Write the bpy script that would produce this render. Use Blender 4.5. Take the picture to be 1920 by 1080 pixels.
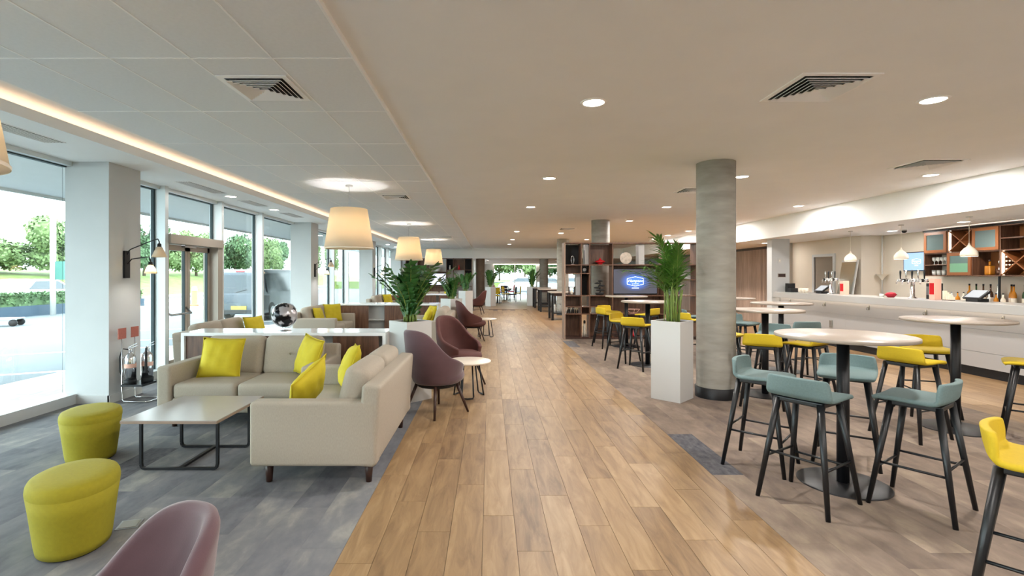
import bpy, bmesh, math, random
from mathutils import Vector, Matrix
random.seed(7)
for o in list(bpy.data.objects): bpy.data.objects.remove(o)
SC = bpy.context.scene
COL = SC.collection
# ------------------------------------------------------------------ camera
F, HC, VX, VY = 940.0, 1.55, 918.0, 517.0      # focal length in pixels, eye height, vanishing point
cam_d = bpy.data.cameras.new('camera'); cam = bpy.data.objects.new('camera', cam_d); COL.objects.link(cam)
cam.location = (0, 0, HC); cam.rotation_euler = (math.pi/2, 0, 0)
cam_d.sensor_width = 36; cam_d.lens = F/1920*36
cam_d.shift_x = (960-VX)/1920; cam_d.shift_y = -(540-VY)/1920
cam_d.clip_end = 300; cam_d.clip_start = 0.05
SC.camera = cam
# ------------------------------------------------------------------ world, exposure
W = bpy.data.worlds.new('overcast_sky'); SC.world = W; W.use_nodes = True
bg = W.node_tree.nodes['Background']; bg.inputs[0].default_value = (0.86, 0.95, 1.0, 1); bg.inputs[1].default_value = 6.7
SC.view_settings.view_transform = 'Standard'; SC.view_settings.look = 'None'
SC.view_settings.gamma = 1; SC.view_settings.use_curve_mapping = False
SC.view_settings.exposure = 1.0
SC.cycles.max_bounces = 10; SC.cycles.diffuse_bounces = 6; SC.cycles.glossy_bounces = 4
SC.cycles.transparent_max_bounces = 24; SC.cycles.transmission_bounces = 6
SC.cycles.caustics_reflective = False; SC.cycles.caustics_refractive = False
SC.cycles.sample_clamp_indirect = 20
SC.cycles.use_denoising = True
WARM = (1.0, 0.96, 0.92)
P_DOWN, P_BAR, P_SHADE = 29.0, 9.0, 21.0
# daylight portals: they add no light, they only aim the sampling of the sky through the glass
def portal(loc, rot, sx, sy):
    l = bpy.data.lights.new('sky_portal', 'AREA'); l.shape = 'RECTANGLE'; l.size = sx; l.size_y = sy
    l.cycles.is_portal = True
    o = bpy.data.objects.new('sky_portal', l); COL.objects.link(o); o.location = loc; o.rotation_euler = rot
portal((-5.3, 11.2, 1.45), (0, -math.pi/2, 0), 2.9, 30.6)
portal((3.6, 40.2, 1.3), (-math.pi/2, 0, 0), 6.6, 2.6)

def gp(x, y, z=0.0):                       # pixel -> point on the horizontal plane z
    d = F*(HC-z)/(y-VY); return ((x-VX)*d/F, d)
def cz(x, y, z):                           # pixel -> point on a ceiling at height z
    d = F*(z-HC)/(VY-y); return ((x-VX)*d/F, d)

# ------------------------------------------------------------------ materials
M = {}
def newmat(name):
    m = bpy.data.materials.new(name); m.use_nodes = True
    nt = m.node_tree; b = nt.nodes['Principled BSDF']; M[name] = m
    return m, nt, b
def srgb(r, g, b):
    f = lambda c: (c/255/12.92 if c/255 <= .04045 else ((c/255+.055)/1.055)**2.4)
    return (f(r), f(g), f(b), 1)
def plain(name, c, rough=.5, metal=0.0, vary=0.0, scale=20, bump=0.0, bscale=200, spec=None, coat=0, stretch=None):
    m, nt, b = newmat(name)
    b.inputs['Base Color'].default_value = c; b.inputs['Roughness'].default_value = rough; b.inputs['Metallic'].default_value = metal
    if spec is not None: b.inputs['Specular IOR Level'].default_value = spec
    if coat: b.inputs['Coat Weight'].default_value = coat; b.inputs['Coat Roughness'].default_value = .08
    tc = nt.nodes.new('ShaderNodeTexCoord'); src = tc.outputs['Object']
    if stretch:
        mp = nt.nodes.new('ShaderNodeMapping'); mp.inputs['Scale'].default_value = stretch
        nt.links.new(src, mp.inputs[0]); src = mp.outputs[0]
    if vary:
        n = nt.nodes.new('ShaderNodeTexNoise'); n.inputs['Scale'].default_value = scale; n.inputs['Detail'].default_value = 4
        nt.links.new(src, n.inputs['Vector'])
        r = nt.nodes.new('ShaderNodeMapRange'); r.inputs[1].default_value = .3; r.inputs[2].default_value = .7
        r.inputs[3].default_value = 1-vary; r.inputs[4].default_value = 1+vary
        nt.links.new(n.outputs['Fac'], r.inputs[0])
        x = nt.nodes.new('ShaderNodeMix'); x.data_type = 'RGBA'; x.blend_type = 'MULTIPLY'; x.inputs[0].default_value = 1
        x.inputs[6].default_value = c; nt.links.new(r.outputs[0], x.inputs[7]); nt.links.new(x.outputs[2], b.inputs['Base Color'])
    if bump:
        n2 = nt.nodes.new('ShaderNodeTexNoise'); n2.inputs['Scale'].default_value = bscale; nt.links.new(src, n2.inputs['Vector'])
        bp = nt.nodes.new('ShaderNodeBump'); bp.inputs['Strength'].default_value = bump; bp.inputs['Distance'].default_value = .004
        nt.links.new(n2.outputs['Fac'], bp.inputs['Height']); nt.links.new(bp.outputs[0], b.inputs['Normal'])
    return m
def emit(name, c, s):
    m, nt, b = newmat(name); b.inputs['Base Color'].default_value = (0, 0, 0, 1)
    b.inputs['Emission Color'].default_value = (*c[:3], 1); b.inputs['Emission Strength'].default_value = s
    return m
def ramp_piece(name, stops, stretch, rough, scale=3.0, detail=6, rnd=.35, bump=.0, bscale=400, knots=False):
    """colour of one piece: its own random tone plus grain in object space"""
    m, nt, b = newmat(name); N = nt.nodes; L = nt.links
    oi = N.new('ShaderNodeObjectInfo'); tc = N.new('ShaderNodeTexCoord')
    cb = N.new('ShaderNodeCombineXYZ'); mu = N.new('ShaderNodeMath'); mu.operation = 'MULTIPLY'; mu.inputs[1].default_value = 97
    L.new(oi.outputs['Random'], mu.inputs[0])
    for i in range(3): L.new(mu.outputs[0], cb.inputs[i])
    mp = N.new('ShaderNodeMapping'); mp.inputs['Scale'].default_value = stretch
    L.new(tc.outputs['Object'], mp.inputs[0])
    ad = N.new('ShaderNodeVectorMath'); ad.operation = 'ADD'; L.new(mp.outputs[0], ad.inputs[0]); L.new(cb.outputs[0], ad.inputs[1])
    n = N.new('ShaderNodeTexNoise'); n.inputs['Scale'].default_value = scale; n.inputs['Detail'].default_value = detail
    n.inputs['Distortion'].default_value = .8 if knots else .2; n.inputs['Roughness'].default_value = .62
    L.new(ad.outputs[0], n.inputs['Vector'])
    s1 = N.new('ShaderNodeMath'); s1.operation = 'MULTIPLY_ADD'; s1.inputs[1].default_value = rnd; s1.inputs[2].default_value = -rnd/2
    L.new(oi.outputs['Random'], s1.inputs[0])
    s2 = N.new('ShaderNodeMath'); s2.operation = 'ADD'; L.new(n.outputs['Fac'], s2.inputs[0]); L.new(s1.outputs[0], s2.inputs[1])
    cr = N.new('ShaderNodeValToRGB'); e = cr.color_ramp.elements
    e[0].position, e[0].color = stops[0]; e[1].position, e[1].color = stops[-1]
    for p, c in stops[1:-1]:
        q = e.new(p); q.color = c
    L.new(s2.outputs[0], cr.inputs[0]); L.new(cr.outputs[0], b.inputs['Base Color'])
    b.inputs['Roughness'].default_value = rough
    if bump:
        n2 = N.new('ShaderNodeTexNoise'); n2.inputs['Scale'].default_value = bscale; L.new(tc.outputs['Object'], n2.inputs['Vector'])
        bp = N.new('ShaderNodeBump'); bp.inputs['Strength'].default_value = bump; bp.inputs['Distance'].default_value = .004
        L.new(n2.outputs['Fac'], bp.inputs['Height']); L.new(bp.outputs[0], b.inputs['Normal'])
    return m
ramp_piece('floor_wood', [(.24, srgb(106, 80, 53)), (.42, srgb(132, 104, 72)), (.56, srgb(146, 117, 82)), (.78, srgb(166, 138, 102))], (6, .9, 6), .46, 2.4, 9, .22, knots=True)
ramp_piece('carpet', [(.22, srgb(84, 85, 90)), (.45, srgb(108, 108, 112)), (.6, srgb(120, 119, 120)), (.82, srgb(148, 145, 138))], (3, 1.5, 3), .95, 2.2, 9, .26, bump=.5, bscale=500)
ramp_piece('carpet_warm_lit', [(.22, srgb(99, 85, 78)), (.45, srgb(123, 107, 94)), (.6, srgb(135, 118, 104)), (.82, srgb(158, 141, 121))], (3, 1.2, 3), .95, 2.4, 9, .30, bump=.5, bscale=500)  # same grey-beige carpet, with the warm lamplight put into its colour
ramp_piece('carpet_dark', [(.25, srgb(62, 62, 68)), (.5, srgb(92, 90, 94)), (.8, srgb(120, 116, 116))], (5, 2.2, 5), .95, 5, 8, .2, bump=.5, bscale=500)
ramp_piece('walnut', [(.25, srgb(66, 42, 30)), (.5, srgb(100, 68, 50)), (.75, srgb(130, 94, 72))], (14, 14, 1.2), .42, 2.0, 6, .12)
ramp_piece('slat_wood', [(.25, srgb(124, 101, 86)), (.5, srgb(150, 125, 108)), (.75, srgb(172, 146, 128))], (12, 12, .8), .5, 2.0, 6, .3)
ramp_piece('paver', [(.2, srgb(138, 132, 126)), (.5, srgb(158, 152, 147)), (.8, srgb(176, 170, 165))], (2, 2, 2), .85, 3, 5, .3)
plain('white_paint', srgb(194, 196, 196), .55, vary=.02, scale=3)
plain('plaster', srgb(246, 247, 247), .8, vary=.015, scale=2)
plain('tile_ceiling', srgb(235, 237, 239), .9, vary=.02, scale=40)
plain('grid_white', srgb(252, 252, 252), .5)
plain('wall_warm', srgb(214, 203, 188), .75, vary=.03, scale=2)
plain('wall_grey', srgb(178, 172, 164), .6, vary=.03, scale=2)
plain('concrete', srgb(147, 143, 134), .75, vary=.17, scale=3.0, bump=.3, bscale=40, stretch=(1.0, 1.0, 4.0))
plain('concrete_dark', srgb(120, 104, 88), .75, vary=.12, scale=3.5, bump=.2, bscale=60)
plain('black_metal', srgb(22, 22, 25), .42, .2)
plain('black_wood', srgb(18, 19, 22), .38)
plain('black_matte', srgb(22, 22, 24), .7)
plain('leg_wood', srgb(58, 36, 28), .45, vary=.15, scale=30)
plain('linen', srgb(170, 160, 145), .92, vary=.06, scale=160, bump=.5, bscale=700, stretch=(1, 1, .35))
plain('yellow_velvet', srgb(153, 142, 25), .85, vary=.05, scale=50, bump=.2, bscale=400)
plain('yellow_cushion', srgb(198, 179, 32), .8, vary=.05, scale=14, bump=.25, bscale=30)
plain('yellow_seat', srgb(198, 169, 22), .75, vary=.04, scale=60, bump=.2, bscale=500)
plain('teal_seat', srgb(106, 126, 126), .85, vary=.06, scale=90, bump=.25, bscale=500)
plain('purple_velvet', srgb(88, 61, 67), .8, vary=.09, scale=9, bump=.15, bscale=400)
M['purple_velvet'].node_tree.nodes['Principled BSDF'].inputs['Sheen Weight'].default_value = .35
plain('brown_velvet', srgb(84, 46, 42), .8, vary=.09, scale=9, bump=.15, bscale=400)
plain('navy_fabric', srgb(44, 52, 74), .8)
plain('red_fabric', srgb(190, 44, 60), .8)
plain('laminate', srgb(158, 153, 148), .28, vary=.03, scale=6)
plain('laminate_edge', srgb(150, 128, 112), .5)
plain('table_top', srgb(162, 149, 137), .3, vary=.03, scale=5)
plain('marble', srgb(226, 214, 198), .3, vary=.10, scale=9)
plain('gloss_white', srgb(240, 241, 240), .12, coat=.4)
plain('satin_white', srgb(200, 199, 196), .4)
plain('bar_panel', srgb(170, 167, 165), .35)
plain('solid_grey', srgb(174, 172, 169), .3)
plain('chrome', srgb(225, 225, 228), .12, 1.0)
plain('steel', srgb(170, 172, 174), .3, 1.0)
plain('door_metal', srgb(168, 158, 146), .45, .15)
plain('frame_metal', srgb(214, 221, 222), .4, .1)
plain('gasket', srgb(40, 58, 62), .6)
plain('soil', srgb(52, 38, 30), .95, vary=.3, scale=60)
plain('leaf_dark', srgb(50, 96, 42), .35, vary=.35, scale=6)
plain('leaf_palm', srgb(78, 122, 44), .4, vary=.35, scale=5)
plain('stem_green', srgb(112, 134, 60), .5, vary=.2, scale=12)
plain('tree_leaf', srgb(70, 96, 62), .8, vary=.35, scale=.7)
plain('tree_leaf_pale', srgb(98, 118, 72), .8, vary=.3, scale=.7)
plain('hedge_leaf', srgb(78, 104, 66), .8, vary=.35, scale=3)
plain('bark', srgb(92, 78, 64), .9)
plain('grass', srgb(99, 116, 59), .95, vary=.25, scale=1.5)
plain('asphalt', srgb(76, 83, 88), .9, vary=.08, scale=1.2)
plain('line_paint', srgb(235, 236, 236), .8)
plain('kerb_stone', srgb(198, 198, 194), .8)
plain('planter_blue', srgb(44, 64, 80), .5)
plain('car_white', srgb(238, 240, 242), .25, coat=.5)
plain('car_grey', srgb(52, 62, 72), .25, .3, coat=.5)
plain('car_glass', srgb(40, 52, 60), .08)
plain('tyre', srgb(26, 26, 28), .85)
plain('plate_yellow', srgb(232, 206, 60), .5)
plain('orange_plastic', srgb(238, 110, 60), .6)
plain('sign_green', srgb(40, 96, 86), .5)
plain('sign_red', srgb(166, 92, 78), .6, vary=.1, scale=60)
plain('red_gloss', srgb(190, 34, 40), .2)
plain('pink_paper', srgb(226, 178, 160), .6)
plain('silver_leaf', srgb(176, 164, 150), .4, .4, vary=.25, scale=14)
plain('cream', srgb(236, 226, 208), .45)
plain('amber_glass', srgb(190, 120, 30), .1)
plain('brown_glass', srgb(70, 40, 22), .1)
plain('green_glass', srgb(50, 74, 46), .1)
plain('clear_glass', srgb(214, 216, 212), .06, .1)
plain('mirror_glass', srgb(200, 206, 200), .06, .9)
plain('cab_glass', srgb(120, 138, 138), .08, .4)
plain('green_print', srgb(120, 170, 138), .4)
plain('copper_wood', srgb(150, 92, 52), .35)
plain('socket_grey', srgb(150, 148, 138), .4, .4)
plain('bollard', srgb(238, 120, 70), .6)
# ocean/land pattern of the globe
m, nt, b = newmat('globe_map'); b.inputs['Roughness'].default_value = .18; b.inputs['Metallic'].default_value = .55
n = nt.nodes.new('ShaderNodeTexNoise'); n.inputs['Scale'].default_value = 9; n.inputs['Detail'].default_value = 6
tc = nt.nodes.new('ShaderNodeTexCoord'); nt.links.new(tc.outputs['Object'], n.inputs['Vector'])
cr = nt.nodes.new('ShaderNodeValToRGB'); cr.color_ramp.elements[0].position = .47; cr.color_ramp.elements[0].color = srgb(24, 24, 28)
cr.color_ramp.elements[1].position = .53; cr.color_ramp.elements[1].color = srgb(190, 186, 190)
nt.links.new(n.outputs['Fac'], cr.inputs[0]); nt.links.new(cr.outputs[0], b.inputs['Base Color'])
# plain plank fields and carpet too far away to tell the pieces apart
def brickmat(name, c1, c2, bw, bh, rough, mortar):
    m, nt, b = newmat(name); br = nt.nodes.new('ShaderNodeTexBrick'); tc = nt.nodes.new('ShaderNodeTexCoord')
    mp = nt.nodes.new('ShaderNodeMapping'); mp.inputs['Rotation'].default_value = (0, 0, math.pi/2)
    nt.links.new(tc.outputs['Object'], mp.inputs[0]); nt.links.new(mp.outputs[0], br.inputs['Vector'])
    br.inputs['Color1'].default_value = c1; br.inputs['Color2'].default_value = c2; br.inputs['Mortar'].default_value = mortar
    br.inputs['Scale'].default_value = 1; br.inputs['Brick Width'].default_value = bw; br.inputs['Row Height'].default_value = bh
    br.inputs['Mortar Size'].default_value = .003; nt.links.new(br.outputs['Color'], b.inputs['Base Color']); b.inputs['Roughness'].default_value = rough
brickmat('plank_field', srgb(150, 118, 83), srgb(134, 103, 70), 1.2, .197, .35, srgb(117, 88, 60))
brickmat('carpet_field', srgb(126, 124, 124), srgb(112, 111, 112), 1.0, .245, .95, srgb(133, 131, 128))
# window glass: lets the light straight through, mirrors a little
m, nt, b = newmat('window_glass'); nt.nodes.remove(b)
out = nt.nodes['Material Output']; tr = nt.nodes.new('ShaderNodeBsdfTransparent'); tr.inputs[0].default_value = (.90, .955, .95, 1)
gl = nt.nodes.new('ShaderNodeBsdfGlossy'); gl.inputs['Roughness'].default_value = .01
fr = nt.nodes.new('ShaderNodeLayerWeight'); fr.inputs[0].default_value = .5; pw_ = nt.nodes.new('ShaderNodeMath'); pw_.operation = 'POWER'; pw_.inputs[1].default_value = 5
ma = nt.nodes.new('ShaderNodeMath'); ma.operation = 'MULTIPLY_ADD'; ma.inputs[1].default_value = .9; ma.inputs[2].default_value = .03; mx = nt.nodes.new('ShaderNodeMixShader')
nt.links.new(fr.outputs['Facing'], pw_.inputs[0]); nt.links.new(pw_.outputs[0], ma.inputs[0]); nt.links.new(ma.outputs[0], mx.inputs[0]); nt.links.new(tr.outputs[0], mx.inputs[1]); nt.links.new(gl.outputs[0], mx.inputs[2]); nt.links.new(mx.outputs[0], out.inputs[0])
# lamp shade cloth: lit from inside
m, nt, b = newmat('shade_cloth'); nt.nodes.remove(b); out = nt.nodes['Material Output']
d_ = nt.nodes.new('ShaderNodeBsdfDiffuse'); d_.inputs[0].default_value = srgb(244, 236, 222)
t_ = nt.nodes.new('ShaderNodeBsdfTranslucent'); t_.inputs[0].default_value = srgb(250, 232, 200)
mx = nt.nodes.new('ShaderNodeMixShader'); mx.inputs[0].default_value = .55
nt.links.new(d_.outputs[0], mx.inputs[1]); nt.links.new(t_.outputs[0], mx.inputs[2]); nt.links.new(mx.outputs[0], out.inputs[0])
emit('lamp_disc', (1.0, .9, .76), 14)
emit('led_warm', (1.0, .68, .45), 1.7)
emit('led_white', (1.0, .84, .68), 3.6)
emit('led_rack', (1.0, .84, .62), 5)
emit('screen_dark', (.05, .055, .075), 1.0)
emit('screen_white', (.62, .64, .82), .9)
emit('screen_lines', (.75, .85, 1.0), 1.4)
emit('screen_grey', (.3, .32, .4), .6)
emit('till_screen', (.6, .62, .64), .6)
def glow_screen(name, mid, edge, rad):
    m, nt, b = newmat(name); tc = nt.nodes.new('ShaderNodeTexCoord'); vl = nt.nodes.new('ShaderNodeVectorMath'); vl.operation = 'LENGTH'
    mp = nt.nodes.new('ShaderNodeMapping'); mp.inputs['Scale'].default_value = (1/rad, 1, 1.6/rad); nt.links.new(tc.outputs['Object'], mp.inputs[0])
    nt.links.new(mp.outputs[0], vl.inputs[0]); cr = nt.nodes.new('ShaderNodeValToRGB'); e = cr.color_ramp.elements
    e[0].position = .2; e[0].color = (*mid, 1); e[1].position = 1.0; e[1].color = (*edge, 1); cr.color_ramp.interpolation = 'EASE'
    nt.links.new(vl.outputs['Value'], cr.inputs[0]); nt.links.new(cr.outputs[0], b.inputs['Emission Color']); b.inputs['Emission Strength'].default_value = 1
    b.inputs['Base Color'].default_value = (.01, .01, .012, 1); b.inputs['Roughness'].default_value = .15
glow_screen('screen_logo', (.06, .17, .62), (.055, .055, .07), .42)     # picture shown by the lit television
glow_screen('screen_sky', (.28, .42, .72), (.26, .40, .70), .6)
# ------------------------------------------------------------------ mesh helpers
class MB:
    def __init__(s): s.v = []; s.f = []
    def add(s, vs, fs):
        k = len(s.v); s.v += [tuple(p) for p in vs]; s.f += [tuple(i+k for i in f) for f in fs]; return s
    def box(s, x0, y0, z0, x1, y1, z1):
        v = [(x, y, z) for z in (z0, z1) for y in (y0, y1) for x in (x0, x1)]
        return s.add(v, [(0, 2, 3, 1), (4, 5, 7, 6), (0, 1, 5, 4), (2, 6, 7, 3), (0, 4, 6, 2), (1, 3, 7, 5)])
    def cbox(s, c, d): return s.box(c[0]-d[0]/2, c[1]-d[1]/2, c[2]-d[2]/2, c[0]+d[0]/2, c[1]+d[1]/2, c[2]+d[2]/2)
    def rbox(s, c, d, r, mid=2, puff=0, axis=2, rot=None):
        """rounded box; puff swells it along one axis"""
        h = [q/2 for q in d]; r = min(r, min(h)*.98)
        def cs(hh):
            e = [-hh, -hh+r*.3, -hh+r*.65, -hh+r]
            m = [(-hh+r)+(2*hh-2*r)*(i+1)/(mid+1) for i in range(mid)]
            return e+m+[-q for q in e[::-1]]
        C = [cs(q) for q in h]; idx = {}; vs = []; fs = []
        def vert(q):
            key = tuple(round(t, 6) for t in q)
            if key in idx: return idx[key]
            cl = [max(-(h[i]-r), min(h[i]-r, q[i])) for i in range(3)]
            dv = Vector([q[i]-cl[i] for i in range(3)]); p = Vector(cl)+dv.normalized()*r
            if puff:
                a, b_ = [i for i in range(3) if i != axis]
                p[axis] *= 1+puff*(1-(p[a]/h[a])**2)*(1-(p[b_]/h[b_])**2)
            if rot is not None: p = rot @ p
            idx[key] = len(vs); vs.append(tuple(p+Vector(c))); return idx[key]
        for ax in range(3):
            a, b_ = (ax+1) % 3, (ax+2) % 3
            for sg in (-1, 1):
                for i in range(len(C[a])-1):
                    for j in range(len(C[b_])-1):
                        qs = []
                        for (ii, jj) in ((i, j), (i+1, j), (i+1, j+1), (i, j+1)):
                            q = [0, 0, 0]; q[ax] = sg*h[ax]; q[a] = C[a][ii]; q[b_] = C[b_][jj]; qs.append(vert(q))
                        fs.append(tuple(qs if sg > 0 else qs[::-1]))
        return s.add(vs, fs)
    def lathe(s, prof, c=(0, 0, 0), n=24, cap=True, sx=1, sy=1):
        vs = []; fs = []
        for r, z in prof:
            for i in range(n):
                a = 2*math.pi*i/n; vs.append((c[0]+r*sx*math.cos(a), c[1]+r*sy*math.sin(a), c[2]+z))
        m = len(prof)
        for k in range(m-1):
            for i in range(n):
                j = (i+1) % n; fs.append((k*n+i, k*n+j, (k+1)*n+j, (k+1)*n+i))
        if cap:
            fs.append(tuple(range(n))[::-1]); fs.append(tuple((m-1)*n+i for i in range(n)))
        return s.add(vs, fs)
    def tube(s, pts, r, n=8, r2=None):
        pts = [Vector(p) for p in pts]; vs = []; fs = []; up = None
        for k, p in enumerate(pts):
            t = (pts[min(k+1, len(pts)-1)]-pts[max(k-1, 0)]).normalized()
            if up is None:
                up = Vector((0, 0, 1)) if abs(t.z) < .9 else Vector((1, 0, 0))
            a = t.cross(up).normalized(); b_ = a.cross(t).normalized(); up = b_
            rr = r if r2 is None else r+(r2-r)*k/max(1, len(pts)-1)
            for i in range(n):
                an = 2*math.pi*i/n; vs.append(tuple(p+a*rr*math.cos(an)+b_*rr*math.sin(an)))
        for k in range(len(pts)-1):
            for i in range(n):
                j = (i+1) % n; fs.append((k*n+i, k*n+j, (k+1)*n+j, (k+1)*n+i))
        fs.append(tuple(range(n))[::-1]); fs.append(tuple((len(pts)-1)*n+i for i in range(n)))
        return s.add(vs, fs)
    def bar(s, p, q, w, t, up=(0, 0, 1)):
        p = Vector(p); q = Vector(q); d = (q-p).normalized(); u = Vector(up); a = d.cross(u).normalized(); b_ = a.cross(d)
        vs = [tuple(e+a*w/2*i+b_*t/2*j) for e in (p, q) for (i, j) in ((-1, -1), (1, -1), (1, 1), (-1, 1))]
        return s.add(vs, [(0, 1, 2, 3), (7, 6, 5, 4), (0, 4, 5, 1), (1, 5, 6, 2), (2, 6, 7, 3), (3, 7, 4, 0)])
    def prism(s, poly, ax, a, b_):
        """poly extruded along axis ax (0 x, 1 y, 2 z) from a to b_"""
        def P(p, t): q = list(p); q.insert(ax, t); return tuple(q)
        n = len(poly); vs = [P(p, a) for p in poly]+[P(p, b_) for p in poly]
        return s.add(vs, [tuple(range(n))[::-1], tuple(range(n, 2*n))]+[(i, (i+1) % n, n+(i+1) % n, n+i) for i in range(n)])
    def grid(s, fn, nu, nv, closed=False):
        vs = [fn(i/(nu-1), j/(nv-1)) for i in range(nu) for j in range(nv)]
        return s.add(vs, [(i*nv+j, (i+1)*nv+j, (i+1)*nv+j+1, i*nv+j+1) for i in range(nu-1) for j in range(nv-1)])
    def mesh(s, name, mats, smooth=False):
        me = bpy.data.meshes.new(name); me.from_pydata(s.v, [], s.f)
        bm = bmesh.new(); bm.from_mesh(me); bmesh.ops.recalc_face_normals(bm, faces=bm.faces); bm.to_mesh(me); bm.free()
        for m_ in (mats if isinstance(mats, (list, tuple)) else [mats]): me.materials.append(M[m_])
        if smooth: me.polygons.foreach_set('use_smooth', [True]*len(me.polygons))
        me.update(); return me
    def build(s, name, mat, parent=None, smooth=False, loc=None, rz=0, bevel=0):
        me = s.mesh(name, mat, smooth)
        if bevel: me = bevelled(me, bevel)
        return put(name, me, parent, loc, rz)
def bevelled(me, w, seg=2):
    bm = bmesh.new(); bm.from_mesh(me)
    ed = [e for e in bm.edges if len(e.link_faces) == 2 and e.calc_face_angle(0) > .6]
    bmesh.ops.bevel(bm, geom=ed, offset=w, segments=seg, profile=.6, affect='EDGES', clamp_overlap=True)
    bm.to_mesh(me); bm.free(); return me
def put(name, me, parent=None, loc=None, rz=0):
    o = bpy.data.objects.new(name, me); COL.objects.link(o)
    if parent is not None: o.parent = parent
    if loc is not None: o.location = loc
    o.rotation_euler = (0, 0, rz); return o
def tag(o, label=None, cat=None, group=None, kind=None):
    for k, v in (('label', label), ('category', cat), ('group', group), ('kind', kind)):
        if v: o[k] = v
    return o
def thing(name, label, cat, loc=(0, 0, 0), rz=0, group=None, kind=None):
    o = bpy.data.objects.new(name, None); COL.objects.link(o); o.empty_display_size = .1
    o.location = loc; o.rotation_euler = (0, 0, rz); return tag(o, label, cat, group, kind)
def struct(name, mb, mat, label=None, parent=None, cat=None, smooth=False):
    o = mb.build(name, mat, parent, smooth)
    return tag(o, label, cat, None, 'structure') if parent is None else o
def copy_tree(o, parent=None):
    c = o.copy(); COL.objects.link(c); c.parent = parent
    for ch in list(o.children): copy_tree(ch, c)
    return c
def clone(root, loc, rz, label, group=None, first=False):
    c = root if first else copy_tree(root)
    c.location = loc; c.rotation_euler = (0, 0, rz)
    if label: c['label'] = label
    if group: c['group'] = group
    return c
def baked(me, name, mods):
    """apply modifiers once and keep the finished mesh"""
    o = bpy.data.objects.new('tmp', me); COL.objects.link(o)
    for t, kw in mods:
        md = o.modifiers.new(t, t)
        for k, v in kw.items(): setattr(md, k, v)
    dg = bpy.context.evaluated_depsgraph_get(); dg.update()
    r = bpy.data.meshes.new_from_object(o.evaluated_get(dg)); r.name = name
    bpy.data.objects.remove(o); r.polygons.foreach_set('use_smooth', [True]*len(r.polygons)); return r
def text_mesh(txt, size, mat, shear=0, extrude=.001, spacing=1):
    c = bpy.data.curves.new('txt', 'FONT'); c.body = txt; c.size = size; c.align_x = 'CENTER'; c.align_y = 'CENTER'; c.shear = shear
    c.extrude = extrude; c.space_character = spacing; c.resolution_u = 3
    o = bpy.data.objects.new('txt', c); COL.objects.link(o); dg = bpy.context.evaluated_depsgraph_get(); dg.update()
    me = bpy.data.meshes.new_from_object(o.evaluated_get(dg)); bpy.data.objects.remove(o)
    me.materials.clear(); me.materials.append(M[mat]); return me
def lamp(kind, parent, loc, power, color=WARM, size=.1, spot=None, rot=(0, 0, 0)):
    l = bpy.data.lights.new('bulb', kind); l.energy = power; l.color = color
    if kind == 'AREA': l.shape = 'DISK'; l.size = size
    else: l.shadow_soft_size = size
    if spot: l.spot_size = spot; l.spot_blend = .8
    o = bpy.data.objects.new('bulb', l); COL.objects.link(o); o.parent = parent; o.location = loc; o.rotation_euler = rot; return o
def face(dx, dy): return math.atan2(-dx, dy)          # rotation that turns local +Y to (dx, dy)
PI = math.pi
# ================================================================== THE SETTING
ZC, ZL, ZW, ZB = 3.0, 2.97, 2.93, 2.5         # main, tiled, window strip and bar ceilings
XE, XCOVE, XFAS, XGL = -0.885, -3.55, -4.07, -5.15
YB, YF = 26.6, 40.0                            # bulkhead and far windows
# --- floors
WX0, WX1 = -0.83, 1.735
fl = struct('floor', MB().box(WX0, -4, -.2, WX1, YF+.1, -.012), 'leg_wood', 'oak plank walkway running down the middle of the hall', cat='floor')
def piece_mesh(name, w, l, t, mat, gap=.0016):
    return MB().box(-w/2+gap, -l/2+gap, -t, w/2-gap, l/2-gap, 0).mesh(name, mat)
pw = (WX1-WX0)/13; pl = 1.2
pm = piece_mesh('plank', pw, pl, .012, 'floor_wood', .0011)
def laid(parent, name, me, x0, w, nx, y0, l, y1, offs):
    for i in range(nx):
        y = y0-offs(i)*l
        while y < y1-.01:
            put(name, me, parent, (x0+w*(i+.5), y+l/2, 0)); y += l
stag = [0, .38, .72, .15, .55, .9, .3, .66, .05, .45, .8, .22, .6, .35, .7, .1]
laid(fl, 'plank', pm, WX0, pw, 13, 1.5, pl, 6.3-.35, lambda i: stag[i])
def trim_rows():
    # the planks stop at a straight joint across the walkway, then start afresh
    for o in [q for q in fl.children if q.location.y+pl/2 > 6.3]:
        lo = o.location.y-pl/2; ln = 6.3-lo
        if ln < .3: bpy.data.objects.remove(o); continue
        o.data = piece_mesh('plank', pw, ln, .012, 'floor_wood', .0011); o.location.y = lo+ln/2
trim_rows()
for i in range(13):
    y = max([q.location.y+(q.data.vertices[7].co.y+.0011) for q in fl.children if q.name.startswith('plank') and 'field' not in q.name and abs(q.location.x-(WX0+pw*(i+.5))) < .02 and q.location.y < 6.35]+[5.0])
    if y < 6.29: put('plank', piece_mesh('plank', pw, 6.3-y, .012, 'floor_wood', .0011), fl, (WX0+pw*(i+.5), (y+6.3)/2, 0))
    y = 6.3; first = max(.3, pl*(1-stag[(i+5) % 16]))
    while y < 22:
        ln = first if y == 6.3 else pl
        put('plank', pm if ln == pl else piece_mesh('plank', pw, ln, .012, 'floor_wood', .0011), fl, (WX0+pw*(i+.5), y+ln/2, 0)); y += ln
yend = 23.2
o = MB().box(WX0, yend, -.012, WX1, YF+.1, -.0008).build('plank_field', 'plank_field', fl); o['kind'] = 'stuff'
fr_ = struct('floor.001', MB().box(WX1, 12.3, -.2, 9.4, YF+.1, -.001), 'plank_field', 'oak plank floor behind the tall open shelving', cat='floor')
fb = struct('floor.002', MB().box(5.6, -4, -.2, 9.4, 12.3, -.012), 'leg_wood', 'strip of oak planks along the front of the bar', cat='floor')
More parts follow.
